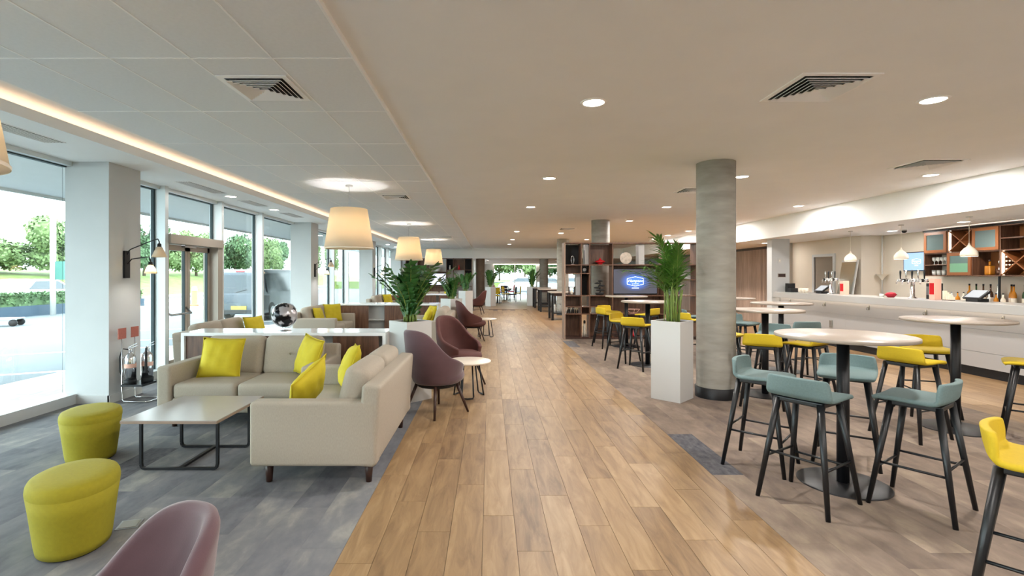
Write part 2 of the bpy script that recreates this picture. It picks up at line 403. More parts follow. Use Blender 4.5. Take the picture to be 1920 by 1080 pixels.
laid(fb, 'plank', pm, 5.6, pw, 10, 2.6, pl, 12.2, lambda i: stag[(i*3) % 16])
o = MB().box(5.6+10*pw, -4, -.012, 9.4, 12.3, -.002).build('plank_field', 'plank_field', fb); o['kind'] = 'stuff'
CW = .2453
cl = struct('floor.003', MB().box(-5.2, -4, -.2, WX0, YB+.1, -.012), 'carpet_field', 'grey carpet planks under the sofas along the windows', cat='floor')
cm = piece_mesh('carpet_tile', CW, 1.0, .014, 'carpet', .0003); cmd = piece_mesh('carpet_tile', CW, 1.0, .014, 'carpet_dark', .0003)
def carpet(parent, x0, nx, y0, y1, darks):
    for i in range(nx):
        y = y0-[0, .5, .25, .75, .1, .6][(i*7+i//3) % 6]
        while y < y1-.01:
            o = put('carpet_tile', cm, parent, (x0+CW*(i+.5), y+.5, .001))
            if y+1 > y1: o.data = piece_mesh('carpet_tile', CW, y1-y, .014, cm.materials[0].name, .0003); o.location.y = (y+y1)/2
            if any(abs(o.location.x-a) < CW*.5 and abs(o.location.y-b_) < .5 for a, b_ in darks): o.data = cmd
            y += 1
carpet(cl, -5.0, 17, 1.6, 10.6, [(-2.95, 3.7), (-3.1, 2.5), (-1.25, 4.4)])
o = MB().box(-5.0, 10.6, -.012, WX0, YB+.1, .001).build('carpet_field', 'carpet_field', cl); o['kind'] = 'stuff'
cr_ = struct('floor.004', MB().box(WX1, -4, -.2, 5.6, 12.3, -.012), 'carpet_field', 'beige grey carpet planks with lamplight in their colour under the high bar tables', cat='floor')
CW = (5.6-WX1)/16
cm = piece_mesh('carpet_tile', CW, 1.0, .014, 'carpet_warm_lit', .0003); cmd = piece_mesh('carpet_tile', CW, 1.0, .014, 'carpet_dark', .0003)
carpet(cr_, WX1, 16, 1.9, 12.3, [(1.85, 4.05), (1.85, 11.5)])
# --- ceilings
cmain = struct('ceiling', MB().box(XE, -4, ZC, 7.05, YB, 3.3), 'plaster', 'smooth plaster ceiling over the walkway and bar tables', cat='ceiling')
ctile = struct('ceiling.001', MB().box(XCOVE, -4, ZL+.008, XE, YB, 3.3), 'tile_ceiling', 'tiled ceiling over the sofas with a white grid', cat='ceiling')
tw = (XE-XCOVE)/5; tl = 1.06; ty0 = 3.272-7*tl
tm = MB().box(-tw/2+.006, -tl/2+.006, 0, tw/2-.006, tl/2-.006, .01).mesh('ceiling_tile', 'tile_ceiling')
for i in range(5):
    for k in range(30):
        y = ty0+tl*(k+.5)
        if y+tl/2 < YB: put('ceiling_tile', tm, ctile, (XCOVE+tw*(i+.5), y, ZL))
for i in range(1, 5): MB().box(-.006, -4, -.003, .006, YB, .008).build('grid_bar', 'grid_white', ctile, loc=(XCOVE+tw*i, 0, ZL))
gb = MB().box(XCOVE, -.006, -.003, XE, .006, .008).mesh('grid_bar', 'grid_white')
for k in range(30):
    if ty0+tl*k < YB: put('grid_bar', gb, ctile, (0, ty0+tl*k, ZL))
struct('trim_1', MB().box(XE-.012, -4, ZL-.004, XE+.004, YB, ZC), 'grid_white', 'thin white edge trim between tiled and plaster ceilings', cat='trim')
struct('ceiling.002', MB().box(-5.25, -4, ZW, XFAS-.03, YB, ZW+.05).box(-4.6, -4, 3.12, XCOVE+.005, YB, 3.3).box(-4.62, -4, ZW+.05, -4.55, YB, 3.3), 'plaster', 'white ceiling strip along the windows with a lit cove', cat='ceiling')
struct('trim_2', MB().box(XFAS-.03, -4, ZW, XFAS, YB, 3.03), 'plaster', 'upright lip hiding the warm cove light along the ceiling', cat='trim')
led = MB().box(-4.3, -4, ZW+.055, -4.2, YB-.2, ZW+.075).build('cove_light', 'led_warm'); tag(led, 'warm light strip hidden in the ceiling cove along the windows', 'light')
struct('wall_bar_soffit', MB().box(7.05, -4, ZB, 7.12, YB, 3.3), 'plaster', 'dropped plaster face above the bar', cat='wall')
struct('ceiling.003', MB().box(7.12, -4, ZB+.004, 9.4, YB, 3.3), 'plaster', 'low plaster ceiling over the bar', cat='ceiling')
struct('wall_bulkhead', MB().box(-5.3, YB, 2.47, 9.4, YB+.15, 3.3), 'plaster', 'dropped plaster bulkhead across the far end of the hall', cat='wall')
struct('ceiling.004', MB().box(-1, YB+.15, 2.474, 9.4, YF+.2, 3.3), 'plaster', 'low plaster ceiling over the far dining room', cat='ceiling')
struct('ceiling.005', MB().box(-7.8, -4.3, 3.3, 9.6, YF+1.5, 3.5), 'plaster', 'roof slab above the hall ceilings', cat='roof')
o = struct('trim_3', MB().box(-7.85, -4.3, 2.98, -5.25, YF, 3.3), 'white_paint', 'white canopy soffit outside above the windows', cat='canopy')
MB().box(-7.92, -4.3, 2.93, -7.85, YF, 3.5).build('fascia', 'satin_white', o)
# --- walls
struct('wall_back', MB().box(-5.3, -4.3, 0, 9.6, -4, 3.4), 'wall_warm', 'plain wall at the near end of the hall', cat='wall')
struct('wall_bar_back', MB().box(9.36, -4, 0, 9.6, 11.9, 3.3), 'wall_warm', 'warm grey wall behind the bar shelves', cat='wall')
struct('wall_bar_return', MB().box(8.82, 11.9, 0, 9.6, 12.85, 3.3).box(8.82, 13.6, 0, 9.6, 14.7, 3.3).box(8.82, 12.85, 2.05, 9.6, 13.6, 3.3), 'wall_warm', 'wall with a doorway at the end of the bar', cat='wall')
struct('wall_bar_end', MB().box(8.23, 14.6, 0, 8.82, 14.75, 3.3), 'wall_grey', 'grey wall closing the far end of the bar', cat='wall')
struct('wall_pilaster', MB().box(7.33, 13.02, 0, 7.79, 13.25, 3.3), 'white_paint', 'white wall end beside the bar counter with a small dark sign', cat='wall')
dr = tag(thing('door_3', 'open doorway with pale frame behind the bar', 'door'), kind='structure')
MB().box(8.79, 12.78, 0, 8.84, 12.85, 2.12).box(8.79, 13.6, 0, 8.84, 13.67, 2.12).box(8.79, 12.85, 2.05, 8.84, 13.6, 2.12).build('door_frame', 'white_paint', dr)
MB().box(9.5, 12.7, 0, 9.56, 13.75, 2.1).build('back_panel', 'walnut', dr)
MB().box(9.44, 13.1, .95, 9.49, 13.2, 1.7).build('pull_handle', 'steel', dr)
ws = struct('wall_slatted', MB().box(9.0, 14.75, 0, 9.4, YF, 3.3), 'leg_wood', 'wall clad in upright pale wood slats beyond the bar', cat='wall')
sm = MB().box(0, .004, 0, .03, .116, 2.42).mesh('slat', 'slat_wood')
for k in range(74): put('slat', sm, ws, (8.97, 14.8+.12*k, 0))
struct('wall_far_left', MB().box(-5.3, YB+.2, 0, -.95, YB+.4, 2.6).box(-1.0, YB+.2, 0, -.9, YF, 2.6), 'white_paint', 'white wall behind the far shelving', cat='wall')
struct('wall_far_end', MB().box(-1, YF, 0, .38, YF+.2, 3.3).box(6.8, YF, 0, 9.4, YF+.2, 3.3).box(.38, YF, 2.5, 6.8, YF+.2, 3.3), 'white_paint', 'white wall around the far dining room windows', cat='wall')
# --- window wall on the left
def glazing(name, y0, y1, label, header=True, z1=2.87, xg=XGL):
    w = tag(thing(name, label, 'window'), kind='structure')
    MB().box(xg, y0, .13, xg+.012, y1, z1).build('pane', 'window_glass', w)
    MB().box(xg-.03, y0, z1-.008, xg+.03, y1, z1+.006).box(xg-.02, y0, .12, xg+.02, y0+.015, z1).box(xg-.02, y1-(.004 if y1 in cols else .03), .12, xg+(-.019 if y1 in cols else .025), y1, z1).build('gasket', 'gasket', w)
    MB().box(xg-.06, y0, z1+.006, xg+.1, y1, ZW+.02).build('head_frame', 'frame_metal', w)
    return w
def mullion(y):
    return tag(MB().box(-5.2, y, 0, -4.97, y+.08, ZW+.01).build('trim_4', 'frame_metal'), 'pale metal upright between the tall windows', 'mullion', 'window uprights', 'structure')
struct('baseboard_left', MB().box(-5.24, -4, 0, -5.0, YB, .12), 'white_paint', 'low white kerb under the tall windows', cat='kerb')
cols = [-.47, 6.07, 12.94, 19.74, 26.0]
for i, y in enumerate(cols):
    o = struct('wall_pier.%03d' % i if i else 'wall_pier', MB().box(-5.14, y, 0, -4.61, y+.55, 2.96), 'white_paint', cat='pier')
    o['label'] = ['white square pier behind the foreground chair by the window', 'white square pier with fire extinguishers at its foot', 'white square pier beside the glass doors and dark van', 'white square pier next to the far sofas', 'white square pier at the end of the window wall'][i]
    MB().box(-4.62, y-.012, 0, -4.595, y+.562, .1).box(-5.2, y-.012, 0, -4.6, y, .1).build('skirting', 'satin_white', o)
mulls = [1.0, 3.0, 7.68, 9.3, 10.96, 14.35, 16.0, 17.65, 21.4, 23.05, 24.7]
for y in mulls: mullion(y)
edges = [(-.47+.55, 1.0), (1.08, 3.0), (3.08, 6.07), (6.62, 7.68), (9.38, 10.96), (11.04, 12.94), (13.49, 14.35), (14.43, 16.0), (16.08, 17.65), (17.73, 19.74), (20.29, 21.4), (21.48, 23.05), (23.13, 24.7), (24.78, 26.0)]
wl = ['tall window beside the foreground chair', 'tall window next to the near ottoman', 'wide tall window looking onto the white car and hedge', 'narrow window between pier and glass doors', 'tall window showing the back of a dark van', 'tall window showing the side of a dark van', 'narrow tall window past the second pier', 'tall window behind the second group of sofas', 'tall window beyond the second group of sofas', 'tall window before the third pier', 'narrow tall window past the third pier', 'tall window by the far sofa', 'tall window near the far shelving', 'last tall window at the far end']
for i, (a, b_) in enumerate(edges): glazing('window_%d' % (i+1), a, b_, wl[i])
# glass double doors
w = glazing('window_15', 7.76, 9.3, 'fanlight window over the glass double doors', z1=2.87)
for ch in list(w.children):
    if ch.name.startswith(('pane', 'gasket')): bpy.data.objects.remove(ch)
MB().box(XGL, 7.76, 2.22, XGL+.012, 9.3, 2.87).build('pane', 'window_glass', w)
MB().box(XGL-.03, 7.76, 2.862, XGL+.03, 9.3, 2.876).box(XGL-.02, 9.27, 2.2, XGL+.025, 9.3, 2.87).build('gasket', 'gasket', w)
d = tag(thing('door_1', 'glass double doors with beige metal frame and push bar', 'door'), kind='structure')
MB().box(-5.22, 7.76, 2.06, -4.93, 9.3, 2.2).box(-5.22, 7.76, 0, -5.0, 7.82, 2.06).box(-5.22, 9.14, 0, -4.95, 9.3, 2.06).build('door_frame', 'door_metal', d)
for k, (a, b_) in enumerate(((7.83, 8.46), (8.47, 9.13))):
    lf = MB().box(-5.16, a, .02, -5.1, a+.07, 2.05).box(-5.16, b_-.07, .02, -5.1, b_, 2.05).box(-5.16, a, 1.96, -5.1, b_, 2.05).box(-5.16, a, .02, -5.1, b_, .2).build('door_leaf', 'door_metal', d)
    MB().box(-5.135, a+.07, .2, -5.125, b_-.07, 1.96).build('pane', 'window_glass', lf)
    MB().box(-5.14, b_-.085, .2, -5.095, b_-.07, 1.96).build('gasket', 'gasket', lf)
    if k == 0:
        MB().tube([(-5.1, a+.02, .98), (-5.0, a+.05, .93), (-5.0, b_-.06, .93), (-5.1, b_-.03, 1.02)], .018, 8).build('push_bar', 'steel', lf, True)
MB().box(-5.1, 8.3, 2.02, -5.04, 8.62, 2.07).build('door_closer', 'steel', d)
# windows of the far dining room
fw = tag(thing('window_16', 'wide far window with trees and parked cars behind', 'window'), kind='structure')
for (a, b_) in ((.38, 2.0), (2.03, 3.7), (4.3, 5.4), (5.5, 6.8)):
    MB().box(a, YF+.05, .02, b_, YF+.06, 2.5).build('pane', 'window_glass', fw)
MB().box(1.985, YF, 0, 2.04, YF+.12, 2.5).build('mullion', 'frame_metal', fw)
MB().box(3.7, YF-.1, 0, 4.3, YF+.15, 2.5).build('pier', 'frame_metal', fw)
MB().box(5.4, YF, 0, 5.5, YF+.12, 2.5).build('mullion', 'frame_metal', fw)
MB().box(4.3, YF, 2.15, 6.8, YF+.12, 2.25).build('transom', 'frame_metal', fw)
tag(MB().box(.3, YF-.25, 2.43, 6.9, YF-.05, 2.47).build('strip_light', 'led_white'), 'long light strip on the ceiling before the far windows', 'light')
# --- round concrete columns
prof = [(.243, 0), (.243, 2.99)]
for i, (x, y, top) in enumerate(((2.91, 6.45, ZC), (2.91, 13.15, ZC), (2.9, 19.85, ZC), (2.93, 27.1, 2.475), (-.5, 27.1, 2.475))):
    c = tag(thing('concrete_column', ['round grey concrete column with black base beside the tall white planter', 'round concrete column rising behind the open shelving', 'round concrete column between the shelving and high tables', 'far round concrete column by the dark high tables', 'far round column beside the dark wall shelving'][i], 'column', (x, y, 0)), kind='structure')
    MB().lathe([(.235, 0), (.235, top)], n=40, cap=False).build('shaft', 'concrete' if i < 4 else 'concrete_dark', c, True)
    MB().lathe([(.252, 0), (.252, .13), (.246, .136), (.236, .136)], n=40, cap=False).build('base_ring', 'black_metal', c, True)
# ================================================================== CEILING FIXTURES
DL = None
def downlight(x, y, z, power, label, group):
    global DL
    if DL is None:
        DL = thing('downlight', label, 'downlight')
        MB().lathe([(.083, -.002), (.095, -.010), (.11, -.004), (.112, 0)], n=28, cap=False).build('trim_ring', 'grid_white', DL, True)
        MB().lathe([(.084, -.003), (.084, -.006)], n=28).build('diffuser', 'lamp_disc', DL)
        c = DL
    else:
        c = thing('downlight', label, 'downlight')
        for ch in DL.children:
            if ch.type == 'MESH': k = ch.copy(); COL.objects.link(k); k.parent = c
    c.location = (x, y, z); tag(c, label, 'downlight', group)
    lamp('AREA', c, (0, 0, -.012), power, size=.15)
for (x, y) in ((1113, 192), (1030, 334), (995, 388), (969, 434), (961, 449), (955, 458), (1250, 388), (1391, 331), (1497, 386), (1750, 187), (1745, 328), (1180, 414), (1291, 433), (1100, 449), (1227, 448), (1052, 437)):
    px, py = cz(x, y, ZC); downlight(px, min(py, 25.8), ZC, P_DOWN, 'added round white downlight in the smooth plaster ceiling, mostly out of view', 'downlights over walkway and bar tables')
for (x, y) in ((.86, .6), (3.6, .4), (6.2, 1.2), (.86, -2.2), (3.6, -2.4), (6.2, -1.8), (6.4, 14), (6.4, 18)):  # extra downlights, mostly unseen behind the camera, added for their light
    downlight(x, y, ZC, P_DOWN, 'added round white downlight in the smooth plaster ceiling, mostly out of view', 'downlights over walkway and bar tables')
for (x, y) in ((1807, 416), (1673, 433), (1434, 456)):
    px, py = cz(x, y, ZB); downlight(px, py, ZB+.004, P_BAR, 'round recessed downlight in the low ceiling over the bar', 'downlights over the bar')
downlight(8.3, 5.5, ZB+.004, P_BAR, 'round recessed downlight in the low ceiling over the bar', 'downlights over the bar')
downlight(8.3, 2.5, ZB+.004, P_BAR, 'round recessed downlight in the low ceiling over the bar', 'downlights over the bar')
for y in (8.7, 10.46, 15.3, 17.1, 22.1, 24):
    downlight(-4.49, y, ZW, 7, 'small recessed downlight in the ceiling strip along the windows', 'downlights along the windows')
for (x, y) in ((-.1, 30), (1.5, 33), (4, 30), (4, 34)):
    downlight(x, y, 2.474, 12, 'recessed downlight in the low ceiling of the far dining room', 'far dining room downlights')
# square four-way air diffusers
def diffuser(x, y, z, s, label, mat='grid_white'):
    t = thing('ceiling_vent', label, 'air vent', (x, y, z)); h = s/2
    MB().box(-h, -h, -.008, h, -h+.04, 0).box(-h, h-.04, -.008, h, h, 0).box(-h, -h+.04, -.008, -h+.04, h-.04, 0).box(h-.04, -h+.04, -.008, h, h-.04, 0).build('frame', mat, t)
    MB().box(-h+.04, -h+.04, -.003, h-.04, h-.04, 0).build('dark_throat', 'black_matte', t)
    n = 6
    for k in range(n):
        a = (h-.05)*(1-k/n); b_ = a-.020
        vs = [(sx*a, sy*a, -.022) for sx, sy in ((-1, -1), (1, -1), (1, 1), (-1, 1))]+[(sx*b_, sy*b_, -.006) for sx, sy in ((-1, -1), (1, -1), (1, 1), (-1, 1))]
        mb = MB().add(vs, [(i, (i+1) % 4, 4+(i+1) % 4, 4+i) for i in range(4)])
        me = baked(mb.mesh('louvre', mat), 'louvre', [('SOLIDIFY', dict(thickness=.003))]); me.polygons.foreach_set('use_smooth', [False]*len(me.polygons))
        put('louvre', me, t)
    return t
diffuser(-1.69, 3.79, ZL-.003, .5, 'square air vent in the tiled ceiling above the front sofa')
diffuser(-1.68, 9.0, ZL-.003, .5, 'square air vent in the tiled ceiling beyond the first lampshade')
diffuser(-1.6, 18.3, ZL-.003, .5, 'distant square air vent in the tiled ceiling before the far shelving')
diffuser(2.53, 3.87, ZC, .58, 'square air vent in the plaster ceiling over the front bar table')
diffuser(5.67, 6.5, ZC, .58, 'square air vent in the plaster ceiling near the bar front')
diffuser(3.45, 8.5, ZC, .5, 'square air vent in the plaster ceiling beside the concrete column')
diffuser(2.4, 15.5, ZC, .5, 'distant square air vent in the plaster ceiling beyond the shelving')
for i, (y, L) in enumerate(((4.65, 1.1), (7.85, 1.05), (9.55, .8), (11.4, .9), (16.2, .9))):
    t = thing('slot_vent', ['long slot vent in the window ceiling by the first pier', 'slot vent in the window ceiling before the glass doors', 'slot vent in the window ceiling over the glass doors', 'slot vent in the window ceiling near the second pier', 'slot vent in the window ceiling past the second pier'][i], 'air vent', (-4.5, y, ZW))
    MB().box(-.11, -L/2, -.006, -.1, L/2, 0).box(.1, -L/2, -.006, .11, L/2, 0).box(-.1, -L/2, -.006, .1, -L/2+.012, 0).box(-.1, L/2-.012, -.006, .1, L/2, 0).build('frame', 'grid_white', t)
    MB().box(-.1, -L/2+.012, -.002, .1, L/2-.012, 0).build('dark_throat', 'black_matte', t)
    fm = MB().box(-.0065, -L/2+.012, -.008, .0065, L/2-.012, -.003).mesh('fin', 'grid_white')
    for k in range(5): put('fin', fm, t, (-.07+.035*k, 0, 0))
# big drum shades over the sofas
P = thing('pendant_lamp', 'x', 'pendant lamp')
sm = baked(MB().lathe([(.376, 0), (.345, .2), (.312, .42), (.28, .618)], n=48, cap=False).mesh('shade', 'shade_cloth', True), 'shade', [('SOLIDIFY', dict(thickness=.004))])
put('shade', sm, P)
MB().lathe([(.378, -.004), (.380, .008), (.376, .012)], n=48, cap=False).build('rim', 'cream', P, True)
MB().tube([(0, 0, .45), (0, 0, ZL-1.976-.02)], .004, 6).build('cable', 'steel', P)
MB().lathe([(.055, -.02), (.055, -.004), (.05, 0)], (0, 0, ZL-1.976-.003), 20).build('ceiling_rose', 'satin_white', P, True)
MB().bar((-.28, 0, .6), (.28, 0, .6), .006, .006).bar((0, -.28, .6), (0, .28, .6), .006, .006).build('spider', 'steel', P)
MB().lathe([(.012, .45), (.03, .40), (.042, .35), (.03, .305), (.005, .295)], n=16).build('light_bulb', 'lamp_disc', P, True)
for i, (y, lb) in enumerate(((1.76, 'cream drum lampshade hanging nearest the first window bay'), (7.85, 'large glowing cream lampshade hanging over the white console and globe'), (13.65, 'cream lampshade hanging over the second console'), (19.7, 'cream lampshade hanging before the far dark shelving'))):
    c = clone(P, (-2.2, y, 1.976), 0, lb, 'drum lampshades over the sofas', i == 0)
    lamp('POINT', c, (0, 0, .33), P_SHADE, size=.05)
# onion shaped pendants over the bar counter
B = thing('bar_pendant', 'x', 'pendant lamp')
om = baked(MB().lathe([(.108, 0), (.112, .03), (.105, .075), (.07, .125), (.03, .16), (.014, .19), (.01, .215)], n=28, cap=False).mesh('shade', 'cream', True), 'shade', [('SOLIDIFY', dict(thickness=.004))])
put('shade', om, B)
MB().tube([(0, 0, .21), (0, 0, ZB-1.86)], .003, 6).build('cable', 'cream', B)
MB().lathe([(.04, -.018), (.045, 0)], (0, 0, ZB-1.86+.003), 18).build('ceiling_rose', 'satin_white', B, True)
for i, y in enumerate((8.05, 9.38, 10.7)):
    c = clone(B, (7.7, y, 1.86), 0, ['cream onion pendant in front of the lit wine rack', 'cream onion pendant in front of the wall screen', 'cream onion pendant in front of the leaning panel'][i], 'onion pendants over the bar counter', i == 0)
    lamp('POINT', c, (0, 0, .06), 3, size=.03)
# wall lamps with two swan-neck arms on the piers
S = thing('wall_lamp', 'x', 'wall lamp')
MB().box(0, -.045, -.17, .03, .045, .175).build('back_plate', 'black_metal', S, bevel=.004)
for k, (z0, L, zt) in enumerate(((.15, .40, .33), (.02, .29, .10))):
    pts = [(.03, 0, z0-.02), (.05, 0, z0+.03)] if k == 0 else [(.03, 0, z0-.01)]
    pts += [(.08+(L-.08)*q, 0, z0+.05+(zt-z0-.05)*q) for q in (0, .33, .66, .92)]
    pts += [(L+.01, 0, zt-.005), (L+.028, 0, zt-.035), (L+.03, 0, zt-.06)]
    MB().tube(pts, .007, 8).build('arm', 'black_metal', S, True)
    x = L+.03; z = zt-.06
    MB().lathe([(.012, .0), (.022, -.01), (.024, -.04), (.03, -.05)], (x, 0, z), 18).build('lamp_holder', 'black_metal', S, True)
    cone = baked(MB().lathe([(.03, -.045), (.06, -.11), (.085, -.175)], (x, 0, z), 26, cap=False).mesh('lamp_shade', 'shade_cloth', True), 'lamp_shade', [('SOLIDIFY', dict(thickness=.003))])
    if k == 1: cone.transform(Matrix.Translation((x, 0, z)) @ Matrix.Diagonal((.86, .86, .86, 1)) @ Matrix.Translation((-x, 0, -z)))
    put('lamp_shade', cone, S)
for i, (y, lb) in enumerate(((6.345, 'black two-armed wall lamp above the fire extinguishers'), (13.21, 'black two-armed wall lamp on the pier past the dark van'), (20.0, 'black two-armed wall lamp on the far pier'))):
    c = clone(S, (-4.61, y, 1.69), 0, lb, 'wall lamps on the piers', i == 0)
    lamp('POINT', c, (.32, 0, -.05), 4, size=.03)
# ================================================================== LOUNGE FURNITURE
def make_sofa():
    t = thing('sofa', 'x', 'sofa')
    w, dp = 1.6, .95; h = dp/2
    MB().rbox((0, -.01, .23), (w-.3, dp-.06, .15), .02).build('base', 'linen', t, True)
    for s in (-1, 1):
        MB().rbox((s*(w/2-.07), -.005, .392), (.14, dp-.02, .475), .03, 3).build('arm', 'linen', t, True)
    R = Matrix.Rotation(-.07, 3, 'X')
    MB().rbox((0, h-.075, .45), (w-.005, .14, .6), .03, 4, rot=R).build('back_panel', 'linen', t, True)
    for s in (-1, 1):
        MB().rbox((s*.327, -.075, .37), (.645, .76, .165), .045, 4, .16, 2).build('seat_cushion', 'linen', t, True)
        R2 = Matrix.Rotation(-.24, 3, 'X')
        c = MB().rbox((s*.33, .235, .635), (.655, .19, .45), .07, 6, .22, 1, R2)
        me = c.mesh('back_cushion', 'linen', True); q = Vector((s*.33, .13, .67))
        for v in me.vertices:
            r = ((v.co.x-q.x)**2+(v.co.z-q.z)**2)**.5
            if v.co.y < .27 and r < .2: v.co.y += .035*max(0, 1-r/.16)
        b_ = put('back_cushion', me, t)
        MB().lathe([(.0, -.006), (.012, -.003), (.014, .004)], n=12, cap=False).build('button', 'linen', b_, True, (q.x, q.y-.005, q.z)).rotation_euler = (PI/2, 0, 0)
    lm = MB().lathe([(.022, 0), (.034, .155)], n=12).mesh('leg', 'leg_wood', True)
    for sx in (-1, 1):
        for sy in (-1, 1): put('leg', lm, t, (sx*(w/2-.13), sy*(h-.1), 0))
    return t
SO = make_sofa()
for i, (x, y, rz, lb) in enumerate((
    (-1.285, 4.45, -PI/2, 'beige linen sofa seen side-on with its back to the walkway'),
    (-2.575, 5.54, 0, 'beige linen sofa facing the low coffee table in front of the console'),
    (-3.98, 7.83, PI/2, 'beige sofa by the glass doors, half hidden behind the console'),
    (-3.785, 11.6, PI/2, 'beige sofa with its back to the windows by the second pier'),
    (-1.285, 11.0, -PI/2, 'beige sofa beside the second planter with its back to the walkway'),
    (-3.785, 18.1, PI/2, 'distant beige sofa with its back to the windows'),
    (-2.2, 21.6, 0, 'distant beige sofa facing the hall before the far dark shelving'))):
    clone(SO, (x, y, 0), rz, lb, 'beige linen sofas', i == 0)
# throw cushions
def pillow_mesh(w=.44, t=.16, n=14):
    mb = MB()
    def side(sg):
        def fn(u, v):
            a, b_ = 2*u-1, 2*v-1
            k = (max(0, 1-abs(a)**2.6)*max(0, 1-abs(b_)**2.6))**.62
            pin = 1-.07*(1-abs(a)**2)*abs(b_)**3-.0; pin2 = 1-.07*(1-abs(b_)**2)*abs(a)**3
            wr = .010*math.sin(9*a+3*b_)*math.sin(5*b_-2*a)*k
            return (w/2*a*pin2, sg*(t/2*k+wr)+0, w/2*b_*pin)
        return fn
    mb.grid(side(-1), n, n); mb.grid(side(1), n, n)
    me = mb.mesh('cushion_body', 'yellow_cushion', True)
    bm = bmesh.new(); bm.from_mesh(me); bmesh.ops.remove_doubles(bm, verts=bm.verts, dist=.0015); bmesh.ops.recalc_face_normals(bm, faces=bm.faces); bm.to_mesh(me); bm.free()
    me.polygons.foreach_set('use_smooth', [True]*len(me.polygons)); return me
PM = pillow_mesh()
pipe = MB()
_o = [(a, b_) for a, b_ in ([(-1+2*k/8, -1) for k in range(8)]+[(1, -1+2*k/8) for k in range(8)]+[(1-2*k/8, 1) for k in range(8)]+[(-1, 1-2*k/8) for k in range(9)])]
pipe.tube([(.22*a*(1-.07*(1-b_*b_)*abs(a)**3), 0, .22*b_*(1-.07*(1-a*a)*abs(b_)**3)) for a, b_ in _o], .005, 6)
PIP = pipe.mesh('piping', 'yellow_cushion', True)
def cushion(x, y, z, rx, rz, roll, label, s=1.0):
    t = thing('throw_cushion', label, 'cushion', (x, y, z), 0, 'yellow throw cushions')
    t.rotation_euler = (Matrix.Rotation(rz, 3, 'Z') @ Matrix.Rotation(rx, 3, 'X') @ Matrix.Rotation(roll, 3, 'Y')).to_euler()
    t.scale = (s, s, s); put('cushion_body', PM, t); put('piping', PIP, t); return t
cushion(-2.92, 5.46, .655, -.30, .12, .05, 'square yellow cushion against the left arm of the coffee table sofa')
cushion(-1.985, 5.5, .665, -.28, -.75, .12, 'yellow cushion turned edge-on in the right corner of the coffee table sofa')
cushion(-1.375, 4.92, .665, -.36, -1.25, -.10, 'yellow cushion at the far end of the side-on sofa')
cushion(-1.46, 4.02, .655, -.42, -1.75, .5, 'yellow cushion slumped at the near end of the side-on sofa', .95)
cushion(-3.93, 8.42, .655, -.3, 1.3, 0, 'yellow cushion on the sofa by the glass doors')
cushion(-3.83, 11.25, .655, -.3, 1.45, .05, 'small yellow cushion at the near end of the second window sofa', .85)
cushion(-3.78, 12.08, .66, -.3, .7, 0, 'yellow cushion at the far end of the second window sofa')
cushion(-1.33, 10.75, .655, -.4, -1.5, .1, 'yellow cushion on the sofa beside the second planter')
cushion(-1.35, 11.4, .66, -.35, -1.1, 0, 'yellow cushion in the far corner of the sofa beside the second planter')
cushion(-3.75, 18.5, .66, -.3, 1.0, 0, 'yellow cushion on the distant window sofa')
cushion(-1.75, 21.5, .66, -.3, -.2, 0, 'yellow cushion on the distant sofa before the far shelving')
# ottomans: soft ovals that taper to the floor
def ottoman(x, y, rz, label):
    t = thing('ottoman', label, 'ottoman', (x, y, 0), rz, 'yellow ottomans')
    def ring(r, z): return (r, z)
    p = [(.80, .012), (.83, .05), (.94, .25), (1.0, .345)]
    MB().lathe([(a*.215, z) for a, z in p], n=48, sx=1, sy=1.3).build('side_panel', 'yellow_velvet', t, True)
    q = [(1.0, .345), (1.005, .36), (.99, .385), (.95, .402), (.86, .412), (.6, .418), (.3, .42), (.01, .42)]
    MB().lathe([(a*.215, z) for a, z in q], n=48, sx=1, sy=1.3, cap=False).build('seat_pad', 'yellow_velvet', t, True)
    MB().lathe([(.16, 0), (.16, .012)], n=32, sy=1.3).build('foot_plate', 'black_matte', t)
ottoman(-2.40, 2.90, .55, 'yellow oval ottoman beside the lone purple chair')
ottoman(-3.40, 4.28, .55, 'yellow oval ottoman at the corner of the coffee table by the pier')
# coffee table
t = thing('coffee_table', 'low square coffee table with grey top and black sled legs', 'coffee table', (-2.545, 4.385, 0))
MB().box(-.385, -.415, .375, .385, .415, .396).build('table_top', 'laminate_edge', t, bevel=.003)
MB().box(-.383, -.413, .396, .383, .413, .401).build('top_sheet', 'laminate', t)
for s in (-1, 1):
    y = s*.345 if s < 0 else .16
    y0 = -.385 if s < 0 else .14
    pts = [(-.235, y0, .375), (-.235, y0, .05), (-.228, y0, .022), (-.205, y0, .012), (.345, y0, .012), (.368, y0, .022), (.375, y0, .05), (.375, y0, .375)]
    mb = MB()
    for a, b_ in zip(pts[:-1], pts[1:]): mb.bar(a, b_, .02, .022, (0, 1, 0))
    mb.build('leg_frame', 'black_metal', t)
MB().bar((.07, -.385, .012), (.07, .14, .012), .03, .018).build('stretcher', 'black_metal', t)
